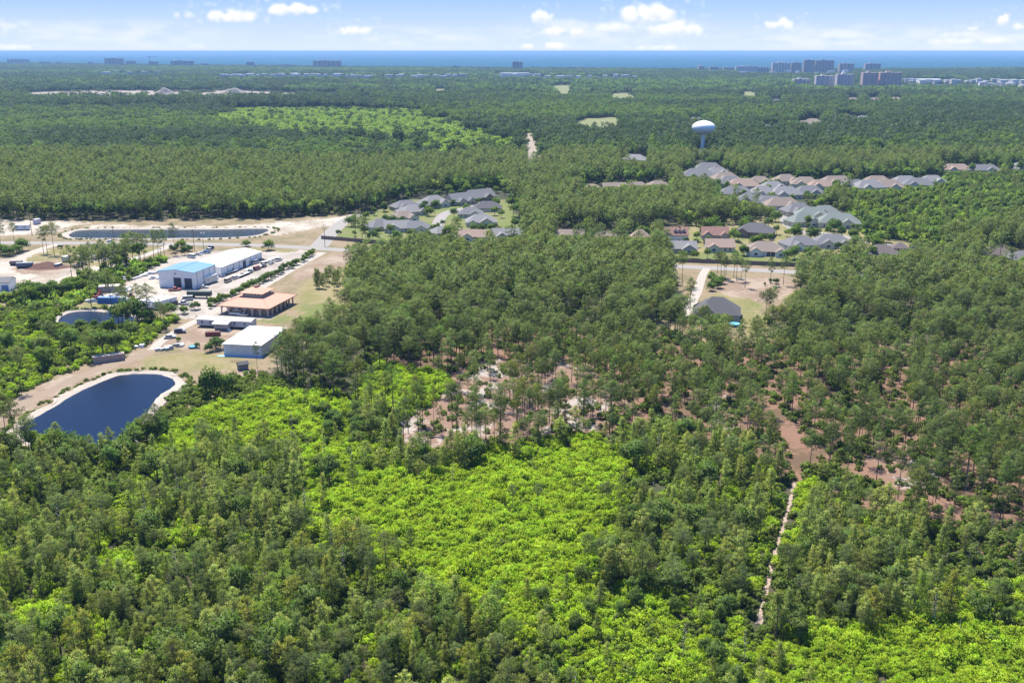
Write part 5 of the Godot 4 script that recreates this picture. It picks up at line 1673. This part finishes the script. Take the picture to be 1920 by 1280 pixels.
func build_plants() -> void:
	rng.seed = 100
	var bark := mat("pine_bark", lin(0.165, 0.130, 0.105), 0.95, 1.0, 0.5)
	var back := Color(0.88, 0.97, 0.5)
	var needle := leaf_mat("needles", Color.WHITE, back)
	var leaf := leaf_mat("leaves", Color.WHITE, back)
	var tints := []
	for k in 5:
		var c: Color = [Color(1, 1, 1), Color(0.86, 0.9, 0.9), Color(1.0, 0.95, 0.8), Color(0.92, 1.0, 0.85), Color(0.8, 0.82, 0.8)][k]
		tints.append(leaf_mat("needles_%d" % k, c, back))
	var pine_c := Color(0.160, 0.202, 0.082)
	var young_c := Color(0.270, 0.322, 0.095)
	var leafy_c := Color(0.125, 0.190, 0.056)
	var lime_c := Color(0.285, 0.410, 0.034)
	var far_fade_c := Color(0.076, 0.108, 0.060)   # darker, bluer pine green: the fade by distance painted into the far woods
	var P := []
	var Y := []
	var B := []
	HB = []
	for k in 4: HB.append(make_broadleaf(760 + k, 6.0, 3.2, 44, 26, 0.36, leafy_c, 0.02))
	var LP := []
	var LB := []
	for k in 8:
		var m := make_pine(500 + k, 15.0 + k % 3, 0.46 + 0.055 * (k % 4), 2.7 + 0.35 * (k % 4), 20 + 3 * (k % 4), 40, 0.52, pine_c, 1.0)
		P.append(m)
		batch("pine%d" % k, joined(m.trunk, m.crown, bark, needle), null, "pine_woods")
		m = make_pine(600 + k, 10.0 + (k % 3), 0.16 + 0.05 * (k % 3), 2.3 + 0.2 * (k % 3), 28, 42, 0.46, young_c, 1.0 if k % 2 == 0 else 0.0)
		Y.append(m)
		batch("young%d" % k, joined(m.trunk, m.crown, bark, needle), null, "pine_woods")
	for k in 3:
		var m := make_pine(680 + k, 10.0, 0.35, 1.3, 16, 1, 0.3, Color(0.2, 0.18, 0.15), 1.0)
		m.trunk.surface_set_material(0, mat("dead_wood", lin(0.26, 0.24, 0.22), 0.95))
		batch("snag%d" % k, m.trunk, null, "pine_woods")
	for k in 6:
		var m := make_broadleaf(700 + k, 10.0 + k % 3, 3.6 + 0.3 * (k % 3), 46, 26, 0.42, leafy_c, 0.22)
		B.append(m)
		batch("broad%d" % k, joined(m.trunk, m.crown, bark, leaf), null, "mixed_woods")
	for k in 5:
		var m := make_pine(800 + k, 16.0, 0.45 + 0.05 * (k % 3), 3.2, 20, 22, 0.85, pine_c, 1.0)
		LP.append(m)
		batch("farpine%d" % k, joined(m.trunk, m.crown, bark, needle), null, "pine_woods")
		m = make_broadleaf(850 + k, 11.0, 4.0, 30, 14, 0.75, leafy_c, 0.2)
		LB.append(m)
		batch("farbroad%d" % k, joined(m.trunk, m.crown, bark, leaf), null, "mixed_woods")
	for k in 5:
		batch("lime%d" % k, make_shrub(900 + k, 2.3, 1.8, 34, 22, 0.24, lime_c), leaf, "bright_thicket")
		batch("bush%d" % k, make_shrub(950 + k, 2.0, 1.5, 16, 20, 0.30, Color(0.140, 0.195, 0.048)), leaf, "undergrowth")
		batch("scrub%d" % k, make_shrub(970 + k, 2.4, 3.2, 16, 16, 0.8, Color(0.225, 0.320, 0.070)), leaf, "scrub_field")
		batch("grove%d" % k, make_grove(1000 + k, 5, 6.2, 15.0, 3.6, 9, 10, 1.5, leafy_c if k >= 3 else far_fade_c), leaf, "far_forest")
		batch("woods%d" % k, make_grove(1100 + k, 9, 15.0, 14.0, 5.5, 7, 7, 3.2, leafy_c if k == 4 else far_fade_c), leaf, "far_forest")
	var tone := func(s: float) -> Color:
		var v := rng.randf_range(1.0 - s, 1.0 + s)
		return Color(v * rng.randf_range(0.92, 1.1), v, v * rng.randf_range(0.9, 1.1))
	# ---- near trees
	rng.seed = 2024
	var cand := []
	var near := func(p: Vector3, u: Vector2, z: int) -> void:
		if z == 0 or z == 9 or z == 7 or z >= 12: return
		var patch := noise.get_noise_2d(p.x * 0.9, p.z * 0.9)
		var f := rng.randf()
		var keep: float = {1: 0.33, 2: 0.58, 3: 0.016, 4: 0.31, 5: 0.42, 8: 0.10, 10: 0.30, 11: 0.23, 6: 0.4}[z]
		keep *= clampf(1.0 + patch * 1.3, 0.25, 1.5)
		if f > keep or on_trail(p, 4.0) or blocked(p): return
		var h := 12.0
		var kind := "P"
		if rng.randf() < (0.035 if z != 3 else 0.2):
			var q := rng.randf_range(0.5, 1.1)
			put("snag%d" % (rng.randi() % 3), p, Vector3(q, q, q), rng.randf() * TAU, Color(1, 1, 1))
			return
		if z == 1: h = rng.randf_range(9.5, 17.5)
		elif z == 4 or z == 11:
			h = rng.randf_range(9.0, 16.0)
		elif z == 2:
			h = rng.randf_range(5.0, 10.5) * (1.0 + 0.25 * patch)
			kind = "Y" if rng.randf() < 0.62 else "P"
			if rng.randf() < 0.08: kind = "B"
		elif z == 3:
			h = rng.randf_range(5, 9.5)
		elif z == 5:
			h = rng.randf_range(11, 17)
			if rng.randf() < 0.35: kind = "B"
		elif z == 8:
			h = rng.randf_range(6, 12)
			if rng.randf() < 0.55: kind = "B"
		elif z == 10:
			h = rng.randf_range(3.5, 7.0)
			kind = "B" if rng.randf() < 0.6 else "Y"
		h = minf(h, headroom(u))
		if h < 2.5: return
		cand.append([h / Vector3(p.x, CAM_H, p.z).length(), p, h, kind, z, u])
	grid(100.0, 430.0, 3.0, near)
	cand.sort_custom(func(a, b): return a[0] > b[0])
	var singles := 0
	var singles_b := 0
	for c in cand:
		var inside: bool = c[5].x > -5 and c[5].x < 1925 and c[5].y < 1330
		var list: Array = {"P": P, "Y": Y, "B": B}[c[3]]
		var k := rng.randi() % list.size()
		var s: float = c[2] / list[k].h
		var wd := s * rng.randf_range(0.75, 1.3)
		if c[3] == "B": wd *= 0.95
		elif c[4] == 4 or c[4] == 11: wd *= 0.78
		var sc := Vector3(wd, s, wd)
		var turn := rng.randf() * TAU
		if inside and c[3] != "B" and singles < 240:
			singles += 1
			var yl: bool = c[3] == "Y"
			var ti := rng.randi() % 5
			var size: String = "tall" if c[2] > 9.5 else ("short" if c[2] < 6.5 else "middling")
			var look: String = ["olive", "dull green", "yellowish", "fresh green", "dark"][ti]
			var spot := spot_of(c[1], c[5])
			single_tree("pine_tree", ("%s young pine with %s crown %s" if yl else "%s pine with bare stem and %s crown %s") % [size, look, spot], "pine tree", "young pines of the dense woods" if yl else "taller pines over the young woods", list[k], c[1], sc, turn, tints[ti], bark)
		elif inside and c[3] == "B" and singles_b < 60:
			singles_b += 1
			single_tree("leafy_tree", "%s leafy tree growing among young pines %s" % ["tall" if c[2] > 7.5 else "small", spot_of(c[1], c[5])], "tree", "leafy trees among the young pines", list[k], c[1], sc, turn, leaf, bark)
		else:
			var nm: String = {"P": "pine", "Y": "young", "B": "broad"}[c[3]]
			put("%s%d" % [nm, k], c[1], sc, turn, tone.call(0.24))
	# ---- shrubs
	rng.seed = 77
	var shrubs := func(p: Vector3, u: Vector2, z: int) -> void:
		var keep: float = {0: 0.0, 1: 0.20, 2: 0.62, 3: 0.88, 4: 0.20, 5: 0.25, 6: 0.2, 7: 0.0, 8: 0.62, 9: 0.0, 10: 0.9, 11: 0.05, 12: 0.0, 13: 0.7}[z]
		if rng.randf() > keep or on_trail(p) or blocked(p): return
		var lime := (z == 3 and rng.randf() < 0.93 + 0.25 * noise.get_noise_2d(p.x * 2.0 + 40.0, p.z * 2.0)) or (z == 10 and rng.randf() < 0.6) or (z == 2 and rng.randf() < 0.25 + 0.5 * noise.get_noise_2d(p.x * 1.4 + 300.0, p.z * 1.4)) or (z == 8 and rng.randf() < 0.3)
		var roll := noise.get_noise_2d(p.x * 2.2, p.z * 2.2)
		var s := rng.randf_range(0.6, 1.15) * (1.0 + 0.5 * roll)
		if lime and z == 3: s *= 1.1 * (1.0 + 0.3 * noise.get_noise_2d(p.x * 6.0, p.z * 6.0))
		var c: Color = tone.call(0.2)
		put(("lime%d" if lime else "bush%d") % (rng.randi() % 5), p, Vector3(s, s * rng.randf_range(0.8, 1.2), s), rng.randf() * TAU, c)
	grid(100.0, 430.0, 1.6, shrubs)
	for p in fringe:
		var s := rng.randf_range(0.25, 0.7)
		put("bush%d" % (rng.randi() % 5), Vector3(p.x, 0, p.y), Vector3(s, s * 0.8, s), rng.randf() * TAU, tone.call(0.25))
	# ---- middle distance
	rng.seed = 5
	var mid := func(p: Vector3, u: Vector2, z: int) -> void:
		if z == 0 or z == 9 or z >= 12: return
		var patch := noise.get_noise_2d(p.x * 0.5, p.z * 0.5)
		var keep: float = {1: 0.85, 2: 0.8, 3: 0.05, 4: 0.4, 5: 0.88, 6: 0.9, 7: 0.03, 8: 0.40, 10: 0.3, 11: 0.2}[z]
		if rng.randf() > keep * clampf(1.0 + patch * 0.7, 0.5, 1.2) or blocked(p): return
		var h := rng.randf_range(12.5, 18.5)
		var broad := rng.randf() < (0.12 if z == 1 else 0.45 + 0.5 * patch)
		if z == 8: h = rng.randf_range(6, 12)
		if broad: h *= 0.82
		if rng.randf() > 0.05: h = minf(h, headroom(u))
		if h < 3.0: return
		if h < 8.0: broad = true
		var k := rng.randi() % 5
		var s: float = h / (11.0 if broad else 16.0)
		var c: Color = tone.call(0.2)
		if broad and rng.randf() < 0.25: c = Color(c.r * 1.6, c.g * 1.45, c.b)
		if u.x > 1296 and u.x < 1338 and u.y > 280.0 and u.y < 306.0: return
		put(("farbroad%d" if broad else "farpine%d") % k, p, Vector3(s * 1.05, s, s * 1.05) * (0.85 if broad and h > 10 else 1.0), rng.randf() * TAU, c)
	grid(430.0, 1050.0, 4.9, mid)
	var mids := func(p: Vector3, u: Vector2, z: int) -> void:
		var keep: float = {0: 0.0, 1: 0.12, 2: 0.3, 3: 0.9, 4: 0.1, 5: 0.12, 6: 0.0, 7: 0.95, 8: 0.85, 9: 0.0, 10: 0.9, 11: 0.05, 12: 0.0, 13: 0.7}[z]
		if rng.randf() > keep or blocked(p): return
		var c: Color = tone.call(0.22)
		var s := rng.randf_range(0.6, 1.25)
		var dull := z == 5 or z == 1 or (z == 8 and rng.randf() < 0.3)
		if dull: s *= 1.7
		put(("bush%d" if dull else "scrub%d") % (rng.randi() % 5), p, Vector3(s, s * rng.randf_range(0.8, 1.5), s), rng.randf() * TAU, c)
	grid(430.0, 1050.0, 4.4, mids)
	# ---- far canopy
	rng.seed = 6
	var far := func(p: Vector3, u: Vector2, z: int) -> void:
		var stand := noise.get_noise_2d(p.x * 0.05 + 500.0, p.z * 0.09) + 0.4 * noise.get_noise_2d(p.x * 0.16, p.z * 0.16)
		var c: Color = tone.call(0.24)
		var sort := 3 + rng.randi() % 2 if rng.randf() < 0.35 + 1.3 * stand else rng.randi() % 3     # leafy stands and pine stands
		if z == 7 or (z == 8 and rng.randf() < 0.45):
			var s := rng.randf_range(1.2, 2.2)
			put("scrub%d" % (rng.randi() % 5), p, Vector3(s, s * 0.8, s), rng.randf() * TAU, c)
			if rng.randf() > 0.11: return
			var q := rng.randf_range(0.35, 0.6)
			put("grove%d" % sort, p, Vector3(q, q, q), rng.randf() * TAU, c)
			return
		if z == 0 or (z == 9 and rng.randf() > 0.15) or (z >= 12 and rng.randf() > 0.1) or blocked(p, 6.0) or headroom(u) < 11.0: return
		var s := rng.randf_range(0.7, 1.2) * (0.62 if z == 8 else 1.0) * (1.0 - 0.3 * stand)
		if u.x > 1296 and u.x < 1338 and u.y > 280.0 and u.y < 306.0: return
		put("grove%d" % sort, p, Vector3(1.0, s, 1.0), rng.randf() * TAU, c)
	grid(1050.0, 2500.0, 10.0, far)
	var deep := func(p: Vector3, u: Vector2, z: int) -> void:
		if z == 0 or blocked(p, 10.0): return
		if (z == 12 and rng.randf() > 0.22) or (z == 14 and rng.randf() > 0.06): return
		if -p.z > coast_z(p.x) - 60.0: return
		var c: Color = tone.call(0.16)
		var sort := 4 if rng.randf() < 0.15 + 1.1 * noise.get_noise_2d(p.x * 0.02 + 50.0, p.z * 0.05) else rng.randi() % 4
		var s := rng.randf_range(0.7, 1.25) * (0.45 if z >= 12 else 1.0)
		put("woods%d" % sort, p, Vector3(1.0, s, 1.0), rng.randf() * TAU, c)
	grid(2500.0, 9000.0, 28.0, deep)
	build_garden_trees(P, Y, B, leaf, bark, tints)
	flush_batches()

var coast_line := PackedVector2Array()
func coast_z(x: float) -> float:
	for i in coast_line.size() - 1:
		if x <= coast_line[i + 1].x:
			return -lerpf(coast_line[i].y, coast_line[i + 1].y, clampf((x - coast_line[i].x) / (coast_line[i + 1].x - coast_line[i].x), 0, 1))
	return 5300.0

func build_garden_trees(P: Array, Y: Array, B: Array, leaf: Material, bark: Material, tints: Array) -> void:
	rng.seed = 31
	# tall pines left standing in the yards and gardens: base pixel, top pixel, label
	var w := "tall bare stemmed pines left standing in the west yard"
	var e := "tall bare stemmed pines on the plot of the dark roofed house"
	var list := [[27, 459, 417, 0], [2, 470, 415, 0], [81, 475, 424, 0], [88, 474, 422, 0], [101, 477, 418, 0], [288, 484, 430, 0], [297, 486, 432, 0], [308, 481, 429, 0], [328, 477, 418, 0],
		[1279, 537, 470, 1], [1294, 582, 520, 1], [1345, 520, 472, 1], [1352, 519, 470, 1], [1358, 523, 473, 1], [1361, 525, 480, 1], [1376, 520, 470, 1], [1381, 527, 472, 1], [1390, 526, 484, 1], [1397, 539, 486, 1], [1445, 534, 482, 1], [1469, 534, 480, 1],
		[1435, 606, 544, 1], [1441, 602, 540, 1], [1449, 592, 538, 1], [1458, 648, 572, 1], [1464, 644, 575, 1], [1474, 630, 566, 1], [1315, 628, 574, 1], [1322, 632, 572, 1], [1300, 622, 572, 1], [1222, 618, 562, 1], [1240, 628, 566, 1], [1248, 618, 575, 1], [1256, 632, 580, 1], [1280, 645, 585, 1], [1300, 655, 590, 1]]
	for q in list:
		var at := G(q[0], q[1])
		var k := rng.randi() % P.size()
		var s: float = rise(at, q[2]) / P[k].h
		var wd := s * rng.randf_range(0.8, 1.05)
		single_tree("pine_tree", "tall bare stemmed pine standing alone on the dirt of the west yard" if q[3] == 0 else "tall bare stemmed pine on the dry plot round the dark roofed house", "pine tree", w if q[3] == 0 else e, P[k], at, Vector3(wd, s, wd), rng.randf() * TAU, tints[rng.randi() % 5], bark)
	for q in [[482, 692, 640, "lone thin pine standing before the white metal shed"], [664, 950, 868, "single thin pine standing in the bright thicket"], [770, 1062, 990, "thin half bare pine at the edge of the bright thicket"]]:
		var at := G(q[0], q[1])
		var s: float = rise(at, q[2]) / P[1].h
		single_tree("pine_tree", q[3], "pine tree", "", P[1], at, Vector3(s * 0.72, s, s * 0.72), rng.randf() * TAU, tints[1], bark)
	for k in 26:
		var f := rng.randf()
		var at := G(lerpf(588, 700, f) + rng.randf_range(-6, 6), lerpf(530, 548, f) + rng.randf_range(-9, 9))
		var j := rng.randi() % Y.size()
		var sy: float = rng.randf_range(5.5, 9.5) / Y[j].h
		single_tree("pine_tree", "bushy young pine in the clump on the dry grass lot", "pine tree", "clump of young pines on the grass lot", Y[j], at, Vector3(sy * 1.1, sy, sy * 1.1), rng.randf() * TAU, tints[4], bark)
	# leafy trees and shrubs at stated spots: base pixel, height in metres, width factor, what it is
	var hedge := []
	for k in 34:
		var f := k / 33.0
		hedge.append([lerpf(588, 392, f) + rng.randf_range(-3, 3), lerpf(478, 577, pow(f, 0.93)) + rng.randf_range(-2, 2), rng.randf_range(2.8, 5.0), 1.05])
	var belt := []
	for k in 46:
		var f := k / 45.0
		belt.append([lerpf(290, 40, f) + rng.randf_range(-14, 14), lerpf(497, 572, f) + rng.randf_range(-5, 6), lerpf(3.5, 8.5, f) * rng.randf_range(0.75, 1.2), 1.1])
	var small := [[178, 467, 3.6, 1.3], [112, 466, 2.6, 1.2], [126, 467, 2.6, 1.2], [138, 467, 2.0, 1.2], [163, 468, 2.2, 0.8], [207, 468, 3.4, 1.5], [216, 468, 3.2, 1.5], [226, 469, 3.4, 1.5], [236, 469, 3.6, 1.5], [246, 470, 3.6, 1.5], [340, 469, 6.5, 1.2], [346, 478, 5.5, 1.0], [325, 474, 5.0, 1.1], [356, 471, 4.0, 1.1],
		[461, 462, 4.2, 1.4], [503, 469, 6.5, 1.2], [405, 655, 5.5, 1.3], [393, 660, 4.0, 1.1], [370, 652, 2.5, 1.0], [334, 640, 2.0, 1.2], [395, 750, 12.0, 0.75], [425, 735, 7.0, 1.0], [42, 470, 8.0, 1.2], [30, 475, 6.0, 1.4], [15, 480, 6.0, 1.5], [0, 478, 7.0, 1.4], [320, 590, 5.5, 1.2], [345, 588, 4.0, 1.2], [365, 580, 4.0, 1.3], [310, 610, 3.0, 1.4], [330, 605, 3.0, 1.3]]
	var pondside := [[60, 850, 8.0, 1.1], [100, 858, 9.0, 1.1], [140, 862, 8.5, 1.2], [200, 865, 7.5, 1.1], [250, 850, 9.0, 1.0], [262, 836, 9.0, 1.0], [290, 830, 8.0, 1.0], [300, 812, 6.5, 1.1], [230, 868, 8.0, 1.1], [20, 856, 8.0, 1.1], [222, 606, 9.5, 1.2], [240, 602, 10.5, 1.2], [258, 604, 9.5, 1.1], [275, 608, 8.0, 1.1], [150, 622, 6.0, 1.0], [178, 620, 5.5, 1.0], [205, 622, 6.0, 1.0], [95, 625, 9.0, 1.1], [72, 625, 9.0, 1.1]]
	var plot := [[1335, 528, 5.0, 1.1], [1340, 534, 5.0, 1.0], [1345, 540, 5.5, 1.0], [1333, 545, 4.5, 1.2], [1352, 532, 4.5, 1.3], [1444, 530, 2.5, 1.0], [1455, 532, 3.0, 1.4], [1440, 606, 4.0, 1.2], [1445, 610, 3.5, 1.2], [1465, 645, 5.0, 1.2], [1475, 648, 5.5, 1.2], [1300, 605, 4.0, 1.5], [1265, 600, 5.0, 1.5], [1434, 535, 1.8, 1.0]]
	var sets := [["hedge_tree", "small leafy tree in the hedge row along the pale lane", "tree", "hedge trees along the lane", hedge], ["leafy_tree", "leafy tree in the belt between the dirt yard and the warehouse lot", "tree", "trees in the belt behind the green fence", belt],
		["garden_tree", "low rounded leafy tree standing in the yards beside the road", "tree", "rounded yard trees by the road", small], ["leafy_tree", "leafy tree on the margin of the ponds", "tree", "leafy trees round the ponds", pondside], ["garden_shrub", "dark leafy shrub on the dry plot of the dark roofed house", "shrub", "shrubs on the single plot", plot]]
	for s in sets:
		for q in s[4]:
			var pool: Array = HB if s[0] != "leafy_tree" or rng.randf() < 0.4 else B
			var k := rng.randi() % pool.size()
			var at := G(q[0], q[1])
			var sc: float = q[2] / pool[k].h
			single_tree(s[0], s[1], s[2], s[3], pool[k], at, Vector3(sc * q[3], sc, sc * q[3]), rng.randf() * TAU, tree_tint(leaf), bark)
	# estate gardens
	var n := 0
	rng.seed = 12
	var gardens := []
	var pick := func(p: Vector3, u: Vector2, z: int) -> void:
		if z == 9 and rng.randf() < 0.55 and not blocked(p, -4.5): gardens.append(p)
	grid(500.0, 1050.0, 11.5, pick)
	for p in gardens:
		var pool: Array = HB if rng.randf() < 0.5 else B
		var k := rng.randi() % pool.size()
		var sc: float = rng.randf_range(4.0, 9.5) / pool[k].h
		if rng.randf() > 0.4: sc = minf(sc, headroom(PX(p)) / pool[k].h)
		if sc < 0.25: continue
		single_tree("garden_tree", ("leafy garden tree beside the " if sc > 0.6 else "small leafy garden tree beside the ") + near_house(p), "tree", "garden trees of the estates", pool[k], p, Vector3(sc * 1.1, sc, sc * 1.1), rng.randf() * TAU, tree_tint(leaf), bark)
		n += 1
	print("garden trees ", n)

func near_house(p: Vector3) -> String:
	var best := ""
	var far := 1e9
	for h in house_spots:
		var d: float = Vector2(p.x - h[1].x, p.z - h[1].z).length()
		if d < far:
			far = d
			best = h[0]
	return " ".join(best.split(" ").slice(0, 10))

func tree_tint(leaf: Material) -> Material:
	var r := rng.randi() % 3
	if r == 0: return leaf
	return leaf_mat("leaves_%d" % r, Color(0.8, 0.85, 0.85) if r == 1 else Color(1.0, 1.0, 0.8), Color(0.88, 0.97, 0.5))

# ------------------------------------------------------------------ the scene
func _ready() -> void:
	var cam := Camera3D.new()
	cam.name = "camera"
	cam.fov = rad_to_deg(2.0 * atan(640.0 / F))
	cam.near = 1.0
	cam.far = 400000.0
	add_child(cam)
	cam.position = Vector3(0, CAM_H, 0)
	cam.rotation.x = -PITCH
	cam.current = true
	var env := Environment.new()
	env.background_mode = Environment.BG_SKY
	var sky := Sky.new()
	var pano := PanoramaSkyMaterial.new()
	pano.panorama = build_sky()
	sky.sky_material = pano
	env.sky = sky
	env.background_energy_multiplier = 0.53
	env.tonemap_mode = Environment.TONE_MAPPER_LINEAR
	env.tonemap_exposure = 2.15
	env.fog_enabled = true
	env.fog_density = 0.00006
	env.fog_light_color = Color(0.62, 0.80, 1.0)
	env.sdfgi_enabled = true
	env.ssao_enabled = true
	env.ssil_enabled = true
	var we := WorldEnvironment.new()
	we.environment = env
	add_child(we)
	var sun := DirectionalLight3D.new()
	sun.name = "sun"
	sun.light_energy = 1.6
	sun.light_color = Color(1.0, 0.965, 0.90)
	sun.light_angular_distance = 0.5
	sun.shadow_enabled = true
	add_child(sun)
	sun.look_at_from_position(Vector3.ZERO, -Vector3(-0.20, 0.88, -0.40), Vector3(0, 0, 1))

	noise.seed = 17
	noise.frequency = 0.02
	noise.fractal_octaves = 3
	grain_tex = noise_tex(0.02, 0.72, 5, 3)
	soft_tex = noise_tex(0.012, 0.90, 4, 8)
	fine_tex = noise_tex(0.05, 0.66, 5, 4)
	ripple_tex = noise_tex(0.05, 0.0, 4, 6)
	ripple_tex.color_ramp = null
	ripple_tex.as_normal_map = true
	ripple_tex.bump_strength = 4.0
	print("ground")
	build_ground()
	for p in [[-500, 116], [0, 119], [160, 122], [320, 124.5], [480, 126], [640, 128], [860, 130], [1100, 131.5], [1300, 133], [1700, 133], [1920, 130], [2500, 126]]:
		var q := G(p[0], p[1])
		coast_line.append(Vector2(q.x, q.z))
	build_zones()
	rng.seed = 1
	var tarmac := mat("road_tarmac", lin(0.31, 0.295, 0.285), 0.9, 1.0, 0.12)
	var concrete := mat("lane_concrete", lin(0.43, 0.395, 0.36), 0.9, 1.0, 0.12)
	road("road", "pale two lane road running past the ponds and estates", [[-300, 452], [0, 455], [300, 456.5], [480, 459], [600, 466], [770, 476], [900, 482], [1260, 498.5], [1487, 510], [1700, 520], [2100, 540]], 9.0, 0.03, tarmac)
	road("side_road", "wide pale side road leading up to the wood", [[597, 463], [622, 434], [640, 418], [668, 402]], [11.0, 9.0], 0.035, tarmac)
	road("lane", "pale lane from the road down past the terracotta hall", [[604, 473], [560, 497], [505, 530], [450, 562], [395, 588], [345, 612], [300, 640], [285, 656]], [5.5, 4.0], 0.036, concrete, 0.2)
	road("estate_street", "curving street between the houses of the small estate", [[818, 436], [819, 425], [827, 404], [848, 394], [880, 390], [905, 382]], 8.0, 0.035, tarmac)
	road("estate_street", "street between the houses of the larger estate", [[1488, 410], [1480, 425], [1510, 438], [1545, 436], [1600, 447], [1700, 466], [1770, 476]], 8.0, 0.035, tarmac)
	road("estate_street", "back street winding through the larger estate", [[1480, 425], [1470, 408], [1450, 392], [1440, 372], [1450, 352], [1440, 340], [1400, 335]], 7.0, 0.034, tarmac)
	road("side_road", "pale road mouth between the leafy trees", [[1798, 466], [1785, 482], [1770, 505], [1760, 524]], 9.0, 0.035, tarmac)
	road("driveway", "concrete drive curving to the dark roofed house", [[1326, 503], [1317, 516], [1309, 545], [1298, 565], [1290, 590], [1285, 598]], [4.0, 5.0], 0.036, concrete)
	road("driveway", "sandy drive entering the dirt yard", [[108, 458], [84, 464], [56, 475], [25, 490], [-60, 515]], [6.0, 7.0], 0.036, mat("bank_sand", lin(0.46, 0.41, 0.36), 0.95, 1.0, 0.13), 0.3)
	road("driveway", "sandy drive entering the warehouse lot", [[322, 459], [305, 466], [280, 476], [240, 488], [190, 506]], [6.0, 5.0], 0.036, concrete, 0.3)
	var rut := mat("rut_soil", lin(0.33, 0.29, 0.25), 0.95, 1.0, 0.4)
	for k in [[[20, 548], [60, 520], [120, 512], [180, 505]], [[30, 540], [90, 528], [130, 512], [150, 494]], [[5, 520], [50, 512], [100, 515], [140, 508]], [[250, 560], [300, 553], [340, 552], [400, 540], [470, 512], [540, 488]], [[245, 550], [290, 549], [330, 557], [345, 585]], [[270, 540], [310, 562], [350, 572]]]:
		for o in [-0.9, 0.9]:
			var ln := densify(smooth_poly(ground_poly(k), false, 2), 2.0)
			for i in ln.size(): ln[i] += Vector2(o * 0.6, o)
			setting("wheel_track", strip(ln, 0.55, 0.012, 0.12), rut, "faint darker wheel track across the pale yard", "track")
	road("dirt_track", "rutted dirt track passing the kidney shaped pond", [[285, 656], [250, 672], [180, 692], [100, 728], [30, 768], [-60, 812]], [4.5, 5.5], 0.014, mat("dirt_track", lin(0.29, 0.225, 0.17), 0.95, 1.0, 0.25), 0.5)
	var path := ground_poly([[1423, 1170], [1436, 1110], [1452, 1050], [1464, 1005], [1480, 950], [1490, 905]])
	trail = smooth_poly(path, false, 2)
	setting("trail", strip(densify(trail, 0.8), [1.2, 0.8], 0.04, 0.35), mat("trail_sand", lin(0.38, 0.30, 0.245), 0.95, 1.0, 0.3), "narrow sandy trail through the young pines", "trail")
	rng.seed = 2
	pond("deep blue kidney shaped pond beside the dirt track", [[29, 802], [87, 770], [140, 737], [204, 708], [240, 700], [290, 700], [318, 706], [334, 717], [320, 731], [296, 743], [282, 767], [270, 795], [230, 832], [150, 846], [85, 838], [42, 822]], Color(0.004, 0.008, 0.026), 3.6)
	pond("small dark teal pond in the trees beside the warehouse lot", [[103, 602], [120, 588], [145, 583], [180, 583], [215, 587], [250, 593], [268, 600], [230, 607], [150, 613], [110, 613]], Color(0.008, 0.018, 0.026), 2.5)
	pond("long straight retention pond along the road", [[122, 444], [136, 433], [165, 430], [300, 430], [420, 430], [496, 428], [508, 431], [490, 440], [440, 446], [300, 447], [150, 447]], Color(0.008, 0.018, 0.034), 4.0)
	print("buildings")
	rng.seed = 11
	build_yards()
	build_estates()
	build_coast()
	print("plants ", Time.get_ticks_msec())
	build_plants()
	print("done ", Time.get_ticks_msec())
